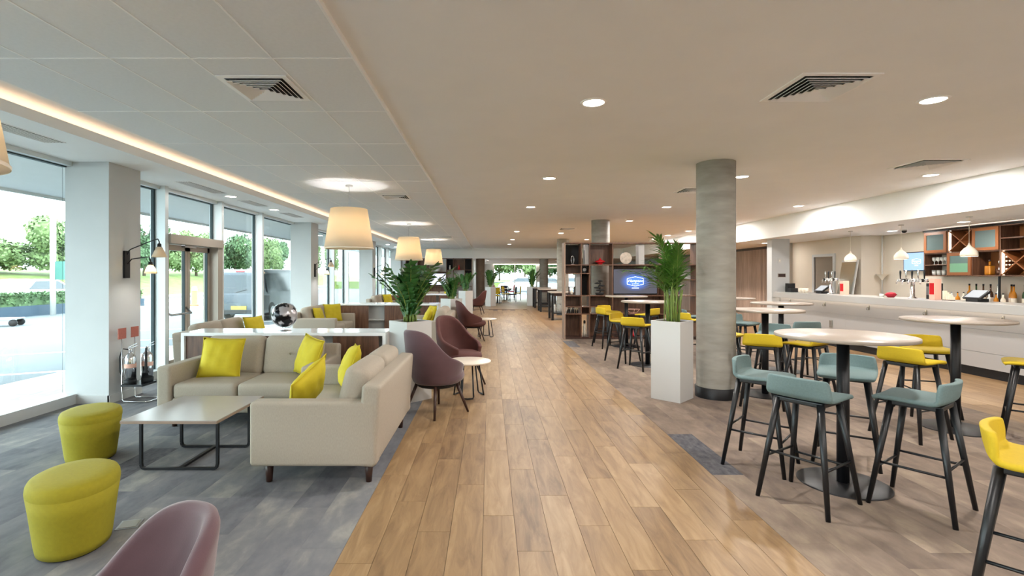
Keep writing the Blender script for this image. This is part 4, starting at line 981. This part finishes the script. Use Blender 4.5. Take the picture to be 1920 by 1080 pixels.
item('white_vase', 'small white vase in the far shelving', 'vase', (-2.08, 26.25, 1.8625), [('body', MB().lathe([(.05, 0), (.06, .08), (.035, .18), (.04, .22)], n=16), 'satin_white', True), ('mouth', MB().lathe([(.041, .22), (.043, .228)], n=16), 'cream', True)])
# ================================================================== THE BAR
XB = 7.53; YE = 13.0; YN = 1.0
bar = thing('bar_counter', 'long white bar counter with lit fascia and black plinth', 'bar', (0, 0, 0))
MB().box(XB+.03, YN, 0, XB+.4, YE, .14).build('plinth', 'black_metal', bar)
MB().box(XB+.02, YN, .14, XB+.42, YE, 1.0).build('core', 'satin_white', bar)
for (z0, z1) in ((.14, .376), (.38, .725), (.729, .985)):
    for k in range(5):
        y0 = YN+2.4*k; MB().box(XB, y0+.001, z0, XB+.02, y0+2.4-.001, z1).build('front_panel', 'bar_panel', bar)
MB().box(XB-.18, YN, 1.0, XB+.55, YE+.02, 1.135).build('worktop', 'solid_grey', bar, bevel=.004)
MB().box(XB-.06, YN, .992, XB-.03, YE, 1.0).build('light_strip', 'led_white', bar)
hk = MB().tube([(0, 0, 0), (-.035, 0, -.005), (-.05, 0, -.025), (-.045, 0, -.05), (-.03, 0, -.055)], .008, 8).tube([(0, 0, .03), (0, 0, -.06)], .012, 8).mesh('bag_hook', 'socket_grey', True)
for k in range(-1, 5): put('bag_hook', hk, bar, (XB-.012, 7.34+1.3*k, .93))
t = thing('socket_plate', 'small metal socket plate on the white bar front', 'socket', (XB-.002, 11.05, .49))
MB().box(-.012, -.05, -.08, 0, .05, .08).build('plate', 'socket_grey', t, bevel=.003); MB().box(-.015, -.03, -.05, -.012, .03, .05).build('cover', 'steel', t)
t = thing('room_sign', 'small dark sign on the white wall end beside the bar', 'sign', (7.585, 13.02, 1.56))
MB().box(-.10, -.01, -.05, .10, 0, .05).build('plate', 'door_metal', t); MB().box(-.09, -.013, -.04, .09, -.01, .04).build('face', 'leg_wood', t)
t = thing('light_switch', 'white light switch above the small dark sign', 'switch', (7.53, 13.02, 1.94))
MB().box(-.04, -.008, -.06, .04, 0, .06).build('plate', 'satin_white', t); MB().box(-.012, -.012, -.02, .012, -.008, .02).build('rocker', 'cream', t)
# back counter
bc = thing('back_counter', 'low counter against the wall behind the bar', 'counter', (0, 0, 0))
MB().box(8.75, 1, 0, 9.35, 11.88, .96).build('carcass', 'wall_grey', bc); MB().box(8.7, 1, .96, 9.355, 11.89, 1.0).build('worktop', 'solid_grey', bc)
# hung shelves with wine racks and glass cabinets
sh = thing('bar_shelves', 'dark wood wall shelves with wine racks and glass doors behind bar', 'shelving', (0, 0, 0))
XF, XK = 9.0, 9.355; ys = [10.38, 9.86, 9.35, 8.84, 8.33, 7.82, 7.31]; zs = [1.55, 2.0, 2.44]
for y in ys: MB().box(XF, y-.012, 1.55, XK, y+.012, 2.44).build('upright', 'walnut', sh)
for z in zs:
    for a, b_ in zip(ys[1:], ys[:-1]): MB().box(XF+.002, a+.012, z-.012, XK, b_-.012, z+.012).build('shelf', 'walnut', sh)
MB().box(XF-.02, 7.2, 2.445, XF+.01, 10.4, 2.475).build('top_rail', 'black_metal', sh)
MB().box(XF+.05, 7.3, 2.453, XF+.08, 10.36, 2.46).build('light_strip', 'led_white', sh)
for y in (8.9, 8.35, 7.35): MB().tube([(XF+.05, y, 1.0), (XF+.05, y, 1.545)], .018, 8).build('post', 'black_metal', sh)
def cab_door(a, b_, z0, z1, fill):
    m_ = .055
    f = MB().box(XF-.018, a, z0, XF, a+m_, z1).box(XF-.018, b_-m_, z0, XF, b_, z1).box(XF-.018, a+m_, z0, XF, b_-m_, z0+m_).box(XF-.018, a+m_, z1-m_, XF, b_-m_, z1).build('door', 'copper_wood', sh)
    MB().box(XF-.012, a+m_, z0+m_, XF-.004, b_-m_, z1-m_).build('pane', 'cab_glass', f)
    if fill: MB().box(XF-.014, a+m_+.01, z0+m_, XF-.0125, b_-m_, z0+m_+.17).build('print', 'green_print', f)
def x_rack(a, b_, z0, z1, dots):
    for p, q in (((a, z0), (b_, z1)), ((a, z1), (b_, z0))): MB().bar((XF+.16, p[0], p[1]), (XF+.16, q[0], q[1]), .3, .018, (0, -(q[1]-p[1]), q[0]-p[0])).build('rack_board', 'copper_wood', sh)
    MB().box(XF+.02, b_-.02, z0, XF+.05, b_-.005, z1).build('light_strip', 'led_rack', sh)
    MB().box(XK-.02, a, z0, XK-.005, b_, z1).build('back_panel', 'copper_wood', sh)
z0, z1, z2 = 1.562, 1.988, 2.428; e = .012
cab_door(ys[1]+e, ys[0]-e, 2.012, z2, False); x_rack(ys[2]+e, ys[1]-e, 2.012, z2, 0); cab_door(ys[3]+e, ys[2]-e, 2.012, z2, False)
MB().box(XK-.02, ys[4]+.25, 2.012, XK-.005, ys[3]-e, z2).build('back_panel', 'copper_wood', sh); MB().box(XF+.002, ys[4]+e, 2.2, XK, ys[3]-e, 2.22).build('shelf', 'walnut', sh)
MB().box(XF+.002, ys[1]+e, 1.76, XK, ys[0]-e, 1.775).build('shelf', 'walnut', sh)
cab_door(ys[2]+e, ys[1]-e, z0, z1, True); MB().box(XK-.02, ys[3]+.2, z0, XK-.005, ys[2]-e, z1).build('back_panel', 'copper_wood', sh); x_rack(ys[4]+e, ys[3]-e, z0, z1, 1)
for (zz, yy) in [(1.6+.07*i, 8.79-.055*j) for i in range(6) for j in range(3)]:
    if abs(zz-1.775) < .16-.055*round((8.79-yy)/.055) + .02: MB().lathe([(.014, 0), (.014, .02)], n=10).build('bottle_cap', 'cream', sh, True, (XF+.06, yy, zz)).rotation_euler = (0, PI/2, 0)
# bottles and glasses
def bottle_parts(mt, s=1.0, tall=1.0):
    return [('body', MB().lathe([(.036*s, 0), (.038*s, .01), (.038*s, .16*tall), (.030*s, .19*tall), (.013*s, .215*tall), (.012*s, .28*tall)], n=14), mt, True), ('cap', MB().lathe([(.014*s, .28*tall), (.014*s, .305*tall)], n=10), 'black_matte' if mt != 'clear_glass' else 'steel', True), ('paper_label', MB().lathe([(.0388*s, .05), (.0388*s, .12*tall)], n=14, cap=False), 'cream', True)]
item('spirit_bottle', 'square amber bottle on the lower bar shelf', 'bottle', (9.15, 9.17, z0+.0005), [('body', MB().rbox((0, 0, .085), (.11, .11, .17), .02), 'amber_glass', True), ('neck', MB().lathe([(.02, .165), (.016, .2), (.016, .25)], n=12), 'amber_glass', True), ('stopper', MB().lathe([(.02, .25), (.02, .275)], n=12), 'leg_wood', True)])
item('spirit_bottle', 'round dark decanter on the lower bar shelf', 'bottle', (9.15, 8.99, z0+.0005), [('body', MB().lathe([(.05, 0), (.06, .05), (.05, .1), (.018, .14), (.016, .21)], n=18), 'brown_glass', True), ('stopper', MB().lathe([(.02, .21), (.022, .25), (.01, .26)], n=12), 'clear_glass', True)])
item('spirit_bottle', 'tall clear bottle on the lower bar shelf', 'bottle', (9.15, 8.9, z0+.0005), bottle_parts('clear_glass', .9, 1.15))
for k in range(5): item('wine_glass', 'stemmed glass on the small shelf above the taps', 'glass', (9.12, 9.92+.09*k, 1.7755), [('foot', MB().lathe([(.03, 0), (.03, .004), (.005, .008)], n=14), 'clear_glass', True), ('stem', MB().lathe([(.005, .008), (.005, .06)], n=8), 'clear_glass', True), ('bowl', MB().lathe([(.008, .06), (.034, .09), (.036, .13), (.03, .15)], n=16), 'clear_glass', True)], 'glasses on the bar shelf')
for k in range(4): item('tumbler', 'short glass tumbler on the bottom bar shelf', 'glass', (9.12, 9.95+.11*k, z0+.0005), [('wall', MB().lathe([(.034, 0), (.04, .10)], n=16), 'clear_glass', True), ('rim', MB().lathe([(.04, .1), (.038, .103)], n=16, cap=False), 'steel', True)], 'glasses on the bar shelf')
bm_ = [('amber_glass', 'amber'), ('clear_glass', 'clear'), ('brown_glass', 'brown'), ('green_glass', 'green')]
protos = {}
for k in range(22):
    mt, nm = bm_[(k*7+k//3) % 4]; y = 9.55-.135*k
    if y < 7.0: break
    lb = '%s bottle in the row on the counter behind the till' % nm
    if mt not in protos:
        protos[mt] = item('liquor_bottle', lb, 'bottle', (9.14, y, 1.0005), bottle_parts(mt, 1.0, 1.3), 'bottles on the back counter')
    else: clone(protos[mt], (9.14+(k % 3)*.05, y, 1.0005), 0, lb, 'bottles on the back counter')
for k in range(9):
    item('liqueur_bottle', 'short cream-capped bottle at the front of the back counter row', 'bottle', (8.85, 9.6-.12*k, 1.0005), bottle_parts(['clear_glass', 'amber_glass', 'cream'][k % 3], .9, .8), 'short bottles on the back counter')
# beer taps
def taps(y, n, label, s=1.0):
    t = thing('beer_font', label, 'beer tap', (7.72, y, 1.1355))
    MB().lathe([(.07, 0), (.07, .012), (.035, .03), (.032, .3), (.038, .31)], n=20).build('column', 'chrome', t, True)
    L = .13*(n-1)/2*s
    MB().tube([(0, -L-.05, .33), (0, L+.05, .33)], .032, 14).build('manifold', 'chrome', t, True)
    for k in range(n):
        yy = -L+.13*k*s
        MB().tube([(-.03, yy, .33), (-.075, yy, .32), (-.085, yy, .26)], .012, 8).build('spout', 'chrome', t, True)
        MB().lathe([(.03, 0), (.03, .012)], n=18).build('badge', 'satin_white' if k % 3 else 'black_matte', t, False, (-.033, yy, .33)).rotation_euler = (0, -PI/2, 0)
        MB().lathe([(.009, 0), (.012, .05), (.017, .12), (.012, .16)], n=10).build('tap_handle', 'chrome' if k % 2 else 'black_metal', t, True, (-.01, yy, .36))
taps(9.15, 5, 'chrome beer font with several taps near the wall screen')
taps(11.35, 4, 'chrome beer font at the far end of the bar', .8)
def box_item(name, label, cat, x, y, d, mt, z=1.1355, trim=None):
    t = thing(name, label, cat, (x, y, z)); MB().box(-d[0]/2, -d[1]/2, 0, d[0]/2, d[1]/2, d[2]).build('body', mt, t, bevel=.004)
    if trim: MB().box(-d[0]/2-.003, -d[1]/2+.01, d[2]*.25, -d[0]/2, d[1]/2-.01, d[2]*.8).build('front', trim, t)
    return t
box_item('menu_box', 'red and pink menu box standing beside the beer font', 'box', 7.75, 8.72, (.12, .11, .36), 'pink_paper', trim='red_gloss')
box_item('menu_box', 'red menu box beside the far beer font', 'box', 7.75, 10.95, (.12, .12, .30), 'pink_paper', trim='red_gloss')
box_item('coffee_grinder', 'black machine beside the near beer font', 'machine', 7.9, 8.9, (.18, .14, .28), 'black_matte', trim='steel')
def till(x, y, label):
    t = thing('till', label, 'till', (x, y, 1.1355)); MB().box(-.09, -.1, 0, .09, .1, .05).build('base', 'black_matte', t, bevel=.004)
    mb = MB().bar((-.09, 0, .05), (.07, 0, .17), .30, .03, (-.6, 0, .8)); mb.build('display', 'black_metal', t)
    MB().bar((-.09, 0, .073), (.055, 0, .182), .24, .006, (-.6, 0, .8)).build('screen', 'till_screen', t)
till(7.78, 8.0, 'black till with a tilted screen facing the bottles'); till(7.8, 11.75, 'black till at the far end of the bar')
t = thing('straw_caddy', 'black condiment caddy at the end of the bar counter', 'caddy', (7.68, 12.75, 1.1355))
MB().box(-.09, -.12, 0, .09, .12, .1).build('tray', 'black_matte', t); MB().box(-.09, 0, .1, .09, .12, .22).build('holder', 'black_matte', t)
for k in range(3): item('cup', 'cream paper cup beside the black caddy', 'cup', (7.66, 12.35-.12*k, 1.1355), [('wall', MB().lathe([(.03, 0), (.042, .11)], n=18), 'cream', True), ('rim', MB().tube([(.042*math.cos(2*PI*q/18), .042*math.sin(2*PI*q/18), .11) for q in range(19)], .003, 6), 'cream', True)], 'paper cups on the bar')
item('fruit_bowl', 'small red bowl on the bar counter below the wall screen', 'bowl', (7.7, 9.62, 1.1355), [('bowl', MB().lathe([(.05, 0), (.09, .05), (.1, .06)], n=20), 'red_fabric', True), ('cloth', MB().lathe([(.09, .06), (.06, .09), (.01, .1)], n=16), 'red_fabric', True)])
item('lemon_jar', 'small glass jar on the bar beside the red bowl', 'jar', (7.7, 9.85, 1.1355), [('jar', MB().lathe([(.035, 0), (.035, .06)], n=16), 'clear_glass', True), ('lid', MB().lathe([(.036, .06), (.036, .07)], n=16), 'steel', True)])
for k in range(5): item('drip_rack', 'upright plate card in the small rack on the bar', 'card', (7.72, 8.5-.035*k, 1.1355), [('foot', MB().box(-.04, -.006, 0, .04, .006, .012), 'leg_wood', False), ('card', MB().box(-.04, -.003, .012, .04, .003, .16-.025*k), 'cream', False)], 'cards in the rack on the bar')
# bar extras on the wall
t = television(9.355-.07, 10.9, 1.86, .7, .42, 'small blue screen mounted on the wall behind the bar', .55, rz=-PI/2, scr='screen_sky')
pn = thing('leaning_panel', 'pale mirror panel leaning behind the far beer font', 'panel', (8.72, 12.2, 0)); MB().bar((-.25, 0, .0), (.06, 0, 1.93), .55, .02, (1, 0, .15)).build('frame', 'satin_white', pn); MB().bar((-.255, 0, .06), (.045, 0, 1.88), .49, .012, (1, 0, .15)).build('glass', 'mirror_glass', pn).location.x = -.012
fl_ = thing('uplighter', 'slim white pole lamp with a funnel shade behind the bar', 'floor lamp', (9.2, 11.75, 0))
MB().lathe([(.13, 1.0), (.13, 1.015), (.02, 1.025)], n=24).build('base', 'satin_white', fl_, True); MB().tube([(0, 0, 1.02), (0, 0, 2.49)], .014, 10).build('pole', 'satin_white', fl_, True); MB().lathe([(.016, 1.45), (.03, 1.48), (.1, 1.57), (.13, 1.585)], n=24, cap=False).build('shade', 'cream', fl_, True)
t = thing('ceiling_camera', 'small black dome camera on the low bar ceiling', 'camera', (8.6, 10.4, ZB+.004)); MB().lathe([(.055, -.02), (.06, 0)], n=20).build('mount', 'satin_white', t, True); MB().lathe([(.002, -.07), (.03, -.06), (.045, -.035), (.048, -.02)], n=20).build('dome', 'black_matte', t, True)

# ================================================================== FAR DINING ROOM
for i, (y, lb) in enumerate(((17.9, 'dark high table nearest the open shelving'), (21.9, 'middle dark high table along the walkway'), (24.6, 'farthest dark high table along the walkway'))):
    t = thing('high_table', lb, 'high table', (2.55, y, 0), 0, 'dark high tables')
    MB().box(-.42, -.5, .94, .42, .5, .98).build('table_top', 'table_top', t, bevel=.004)
    for sx in (-1, 1):
        for sy in (-1, 1): MB().box(sx*.36-.04, sy*.44-.04, 0, sx*.36+.04, sy*.44+.04, .94).build('leg', 'black_wood', t)
    MB().box(-.32, -.42, .84, .32, .42, .94).build('apron', 'leg_wood', t); MB().box(-.34, -.42, .22, .34, .42, .25).build('lower_shelf', 'black_wood', t)
    if i == 0:
        for k in range(3): item('jug', 'glass jug on the lower shelf of the near high table', 'jug', (2.3+.18*k, y-.2, .2505), [('body', MB().lathe([(.05, 0), (.065, .1), (.05, .24), (.055, .28)], n=16), 'clear_glass', True), ('lid', MB().lathe([(.056, .28), (.02, .31)], n=16), 'steel', True)], 'jugs under the high table')
def make_dining(mat):
    t = thing('dining_chair', 'x', 'chair')
    MB().rbox((0, 0, .46), (.44, .44, .06), .025).build('seat', mat, t, True); MB().rbox((0, -.2, .72), (.44, .05, .36), .024, rot=Matrix.Rotation(.1, 3, 'X')).build('backrest', mat, t, True)
    for sx in (-1, 1):
        MB().tube([(sx*.17, -.19, .44), (sx*.19, -.22, .6)], .012, 6).build('back_post', 'black_metal', t)
        for sy in (-1, 1): MB().tube([(sx*.17, sy*.17, .44), (sx*.2, sy*.2, 0)], .014, 8, .01).build('leg', 'black_metal', t, True)
    return t
for mt, nm, spots in (('yellow_seat', 'yellow', ((.35, 27.6, 0, 1), (1.0, 30.2, 1, .3), (1.75, 31.5, -1, 0))), ('navy_fabric', 'navy', ((1.35, 29.4, -1, .2), (.95, 33, 0, -1))), ('red_fabric', 'red', ((.55, 33.8, 1, 0), (1.5, 35, -1, 0), (.45, 31.6, 1, 0)))):
    pr = make_dining(mt)
    for i, (x, y, dx, dy) in enumerate(spots): clone(pr, (x, y, 0), face(dx, dy), '%s dining chair in the far dining room' % nm, 'far %s dining chairs' % nm, i == 0)
for i, (x, y) in enumerate(((.45, 28.6), (1.1, 32.0), (1.0, 34.9))):
    t = thing('dining_table', 'small square dining table in the far dining room', 'table', (x, y, 0), 0, 'far dining tables')
    MB().box(-.34, -.34, .72, .34, .34, .75).build('table_top', 'table_top', t); MB().box(-.04, -.04, .02, .04, .04, .72).build('pole', 'black_metal', t); MB().box(-.24, -.24, 0, .24, .24, .02).build('base_plate', 'black_metal', t)
t = thing('banquette', 'pale grey high-backed bench by the far window', 'bench', (3.3, 36, 0)); MB().rbox((0, 0, .25), (.8, 3, .44), .05).build('seat', 'solid_grey', t, True); MB().rbox((.33, 0, .75), (.16, 3, .7), .06).build('backrest', 'solid_grey', t, True)

# ================================================================== OUTSIDE
G = -.06
struct('ground_asphalt', MB().box(-60, -20, G-.2, -7.2, 110, G), 'asphalt', 'grey asphalt car park outside the windows', cat='ground')
pv = struct('ground_paving', MB().box(-7.2, -6, G-.2, -5.24, 45, G-.012), 'kerb_stone', 'pale paving strip along the windows outside', cat='ground')
pvm = MB().box(-.242, -.297, -.02, .242, .297, 0).mesh('paving_slab', 'paver')
for i in range(4):
    for k in range(40): put('paving_slab', pvm, pv, (-7.2+.49*(i+.5), -1+.6*(k+.5*(i % 2)), G))
struct('ground_far', MB().box(-7.2, YF+.2, G-.2, 60, 110, G), 'asphalt', 'asphalt beyond the far windows', cat='ground')
bank = MB(); bx_ = [(-25, 0), (-27, .5), (-31, 1.6), (-36, 2.2), (-60, 2.4)]
bank.prism([(a, G+b_) for a, b_ in bx_]+[(-60, G-.1), (-25, G-.1)], 1, -20, 110)
gr = struct('ground_bank', bank, 'grass', 'grassy bank beyond the car park', cat='ground')
struct('ground_verge', MB().box(-20, 62, G, 60, 110, G+.9), 'grass', 'grass verge behind the far car park', cat='ground')
for k in range(9):
    o = MB().box(-.06, 0, 0, .06, 4.6, .004).build('parking_line', 'line_paint', None, False, (-9.5-1.2*(k % 2), 2.5+2.4*k, G), -1.1)
    tag(o, 'white painted bay line on the asphalt outside', 'road marking', 'white bay lines', 'structure')
struct('ground_kerb', MB().box(-24.9, 10, G, -24.6, 110, G+.14), 'kerb_stone', 'pale kerb along the grassy bank', cat='kerb')
struct('ground_kerb.001', MB().box(-20.0, 24, G, -13.6, 24.3, G+.14).box(-20.0, 24.3, G, -19.7, 60, G+.14), 'kerb_stone', 'pale kerb around the car park island', cat='kerb')
# leaves
def leaf_cloud(n, seed, rad, flat, size, mat, name):
    rr = random.Random(seed); mb = MB(); blobs = [(Vector((rr.gauss(0, .42)*rad, rr.gauss(0, .42)*rad, rr.uniform(-.45, .6)*rad*flat)), rr.uniform(.35, .62)*rad) for _ in range(14)]
    for _ in range(n):
        c, r = rr.choice(blobs); v = Vector((rr.gauss(0, 1), rr.gauss(0, 1), rr.gauss(0, 1))).normalized()
        p = c+v*r*rr.uniform(.75, 1.02); a = Vector((rr.uniform(-1, 1), rr.uniform(-1, 1), rr.uniform(-1, 1))).normalized(); b_ = a.cross(v+Vector((.1, .2, .3))).normalized(); s = size*rr.uniform(.6, 1.3)
        mb.add([p-a*s, p-b_*s*.6, p+a*s, p+b_*s*.6], [(0, 1, 2, 3)])
    for c, r in blobs:
        mb.lathe([(r*.62*math.sin(PI*k/6)+.001, -r*.62*math.cos(PI*k/6)) for k in range(7)], tuple(c), 8)
    return mb.mesh(name, mat)
CR = [leaf_cloud(6500, 11+i, 2.0, 1.0, .14, 'tree_leaf' if i % 3 else 'tree_leaf_pale', 'crown') for i in range(4)]
TRK = MB().tube([(0, 0, 0), (.05, 0, 1.2), (0, .05, 2.4), (.05, 0, 3.4)], .14, 8, .06).mesh('trunk', 'bark', True)
def tree(x, y, z, h, wide, k, label, group):
    t = thing('tree', label, 'tree', (x, y, z), k*1.3, group); put('trunk', TRK, t).scale = (1, 1, h/4.5)
    c = put('crown', CR[k % 4], t, (0, 0, h*.5)); c.scale = (wide, wide, h*.5/2.1)
rr = random.Random(5)
spots = [(-33, 20, 3.6), (-32, 25, 3.4), (-33, 29.5, 3.9), (-33, 33, 3.6), (-31, 36, 5.2), (-32, 41, 5.6), (-31, 45, 6.2), (-32, 49, 5.2), (-31, 53, 6.0), (-32, 57, 6.6), (-31, 61, 6.2), (-33, 66, 6.4), (-31, 70, 6.8), (-32, 76, 7.4), (-31, 83, 7.0), (-32, 90, 8), (-31, 98, 8.4)]
for k, (x, y, h) in enumerate(spots): tree(x, y, G+1.6, h*.82, .8+.25*rr.random(), k, 'leafy green tree on the grassy bank outside', 'trees on the bank')
for k, (x, y, h) in enumerate([(-8, 74, 7), (-3, 70, 8), (1.5, 76, 8.5), (5, 71, 7.6), (9, 75, 8), (13, 72, 8.5), (18, 76, 8)]): tree(x, y, G+.9, h, 1.5, k+1, 'leafy tree beyond the far dining room window', 'trees behind the far window')
# planter hedge
hd = thing('hedge_planter', 'long dark blue trough of hedging across the car park', 'hedge', (-18.6, 22.3, G))
MB().box(-.35, -4.2, 0, .35, 4.2, .42).build('trough', 'planter_blue', hd)
rr = random.Random(9); mb = MB()
for _ in range(5200):
    p = Vector((rr.uniform(-.36, .36), rr.uniform(-4.1, 4.1), .42+rr.random()**.6*.52)); a = Vector((rr.uniform(-1, 1), rr.uniform(-1, 1), rr.uniform(-1, 1))).normalized(); b_ = a.cross(Vector((.3, .5, .8))).normalized(); s = .06*rr.uniform(.6, 1.4)
    mb.add([p-a*s, p-b_*s*.6, p+a*s, p+b_*s*.6], [(0, 1, 2, 3)])
mb.box(-.27, -4.1, .42, .27, 4.1, .85); mb.build('hedge_leaves', 'hedge_leaf', hd)
# vehicles
def wheel(t, x, y, r=.32, w=.2):
    o = MB().lathe([(r*.6, -w/2), (r, -w/2+.03), (r, w/2-.03), (r*.6, w/2)], n=24).build('wheel', 'tyre', t, True, (x, y, r)); o.rotation_euler = (0, PI/2, 0)
    h = MB().lathe([(r*.58, -w/2-.004), (r*.58, w/2+.004)], n=18).build('hub', 'steel', o)
def car(x, y, rz, body, label, L=4.4, H=1.46, Wd=1.76, van=False):
    t = thing('car' if not van else 'van', label, 'car' if not van else 'van', (x, y, G), rz); h = L/2; w = Wd/2
    if van: low = [(-h, .25), (-h+.02, .95), (-h+.10, H-.12), (-h+.3, H), (h-1.6, H), (h-.85, 1.05), (h-.05, .9), (h, .3)]
    else: low = [(-h, .3), (-h+.02, .78), (-h+.12, .95), (-h+.55, 1.0), (-h+1.15, H-.03), (-h+1.6, H), (h-1.95, H-.03), (h-1.15, .98), (h-.2, .82), (h, .62), (h, .3)]
    mb = MB(); n = len(low)
    vs = [(sx*w*(1 if z < 1.0 else 1-.14*(z-1)/.6), yy, z) for sx in (-1, 1) for yy, z in low]
    mb.add(vs, [tuple(range(n))[::-1], tuple(range(n, 2*n))]+[(i, (i+1) % n, n+(i+1) % n, n+i) for i in range(n)])
    mb.build('body', body, t, False, bevel=.03)
    for sx in (-1, 1):
        xw = lambda z: sx*(w*(1 if z < 1 else 1-.14*(z-1)/.6)+.006)
        pn_ = [(-h+.45, 1.02), (h-1.55, 1.02), (h-1.85, H-.12), (-h+.42, H-.14)] if van else [(-h+.8, 1.0), (h-1.35, 1.0), (h-2.0, H-.09), (-h+1.25, H-.09)]
        MB().add([(xw(z), yy, z) for yy, z in pn_]+[(xw(z)-sx*.02, yy, z) for yy, z in pn_], [(0, 1, 2, 3), (4, 5, 6, 7), (0, 1, 5, 4), (1, 2, 6, 5), (2, 3, 7, 6), (3, 0, 4, 7)]).build('side_window', 'car_glass', t)
        wheel(t, sx*(w-.08), -h+.8); wheel(t, sx*(w-.08), h-.85)
    if van:
        MB().add([(a*(w-.16), -h+.012+.09*(z-.98)/.5-.008, z) for a, z in ((-1, 1.0), (1, 1.0))]+[(a*(w-.2), -h+.09-.008, H-.2) for a in (1, -1)], [(0, 1, 2, 3)]).build('rear_window', 'car_glass', t)
        MB().box(-.27, -h-.012, .42, .27, -h, .54).build('number_plate', 'plate_yellow', t)
        MB().box(-w+.02, -h-.01, .62, -w+.13, -h+.02, 1.25).build('tail_light', 'red_gloss', t); MB().box(w-.13, -h-.01, .62, w-.02, -h+.02, 1.25).build('tail_light', 'red_gloss', t)
        MB().box(-w+.04, -h-.05, .3, w-.04, -h+.02, .4).build('bumper', 'black_matte', t); MB().box(-.15, -h+.09, H-.1, .15, -h+.12, H-.06).build('brake_light', 'red_gloss', t)
        MB().bar((-.1, -h-.004, 1.02), (.3, -h+.02, 1.12), .015, .015).build('wiper', 'black_matte', t)
    return t
car(-8.83, 20.1, 0, 'car_grey', 'dark grey van parked with its rear to the glass doors', 4.9, 1.84, 1.66, True)
car(-21.3, 23.6, 0, 'car_white', 'white car parked behind the hedge trough', 4.4)
for i, (x, y, rz) in enumerate(((3.2, 52, 1.4), (8.2, 54, 1.5), (5.5, 47.5, 1.2))): car(x, y, rz, 'car_white', ['white car seen in the middle of the far window', 'white car beyond the far doors', 'white car parked nearest the far window'][i])
# small street furniture
t = thing('sign_post', 'white pole with a green board in the car park', 'sign post', (-17.9, 20.55, G)); MB().tube([(0, 0, 0), (0, 0, 4.1)], .1, 12).build('pole', 'satin_white', t, True); MB().box(.11, -.02, 1.45, .7, .04, 2.2).build('board', 'sign_green', t)
t = thing('barrier_post', 'orange plastic barrier post seen through the glass doors', 'barrier', (-15.6, 26.5, G)); MB().lathe([(.2, 0), (.2, .1), (.15, .12), (.14, .8)], n=16).build('body', 'bollard', t, True); MB().lathe([(.145, .8), (.12, 1.0), (.05, 1.05)], n=16).build('top', 'satin_white', t, True)
t = thing('luggage_trolley', 'pale metal trolley left on the asphalt by the hedge', 'trolley', (-15.6, 16.0, G), .4)
MB().box(-.5, -.3, .22, .5, .3, .26).build('deck', 'steel', t); MB().tube([(-.5, -.28, .26), (-.6, -.28, .9), (-.6, .28, .9), (-.5, .28, .26)], .02, 8).build('handle', 'steel', t, True)
for sx in (-1, 1):
    for sy in (-1, 1): MB().lathe([(.11, -.03), (.11, .03)], n=14).build('wheel', 'tyre', t, True, (sx*.4, sy*.26, .11)).rotation_euler = (PI/2, 0, 0)
t = thing('railing', 'grey metal railing outside the far window', 'railing', (2.5, 43, G)); MB().tube([(-2.5, 0, 1.05), (4, 0, 1.05)], .03, 8).build('top_rail', 'steel', t); MB().tube([(-2.5, 0, .6), (4, 0, .6)], .02, 8).build('mid_rail', 'steel', t)
for k in range(6): MB().tube([(-2.5+1.3*k, 0, 0), (-2.5+1.3*k, 0, 1.05)], .025, 8).build('post', 'steel', t)
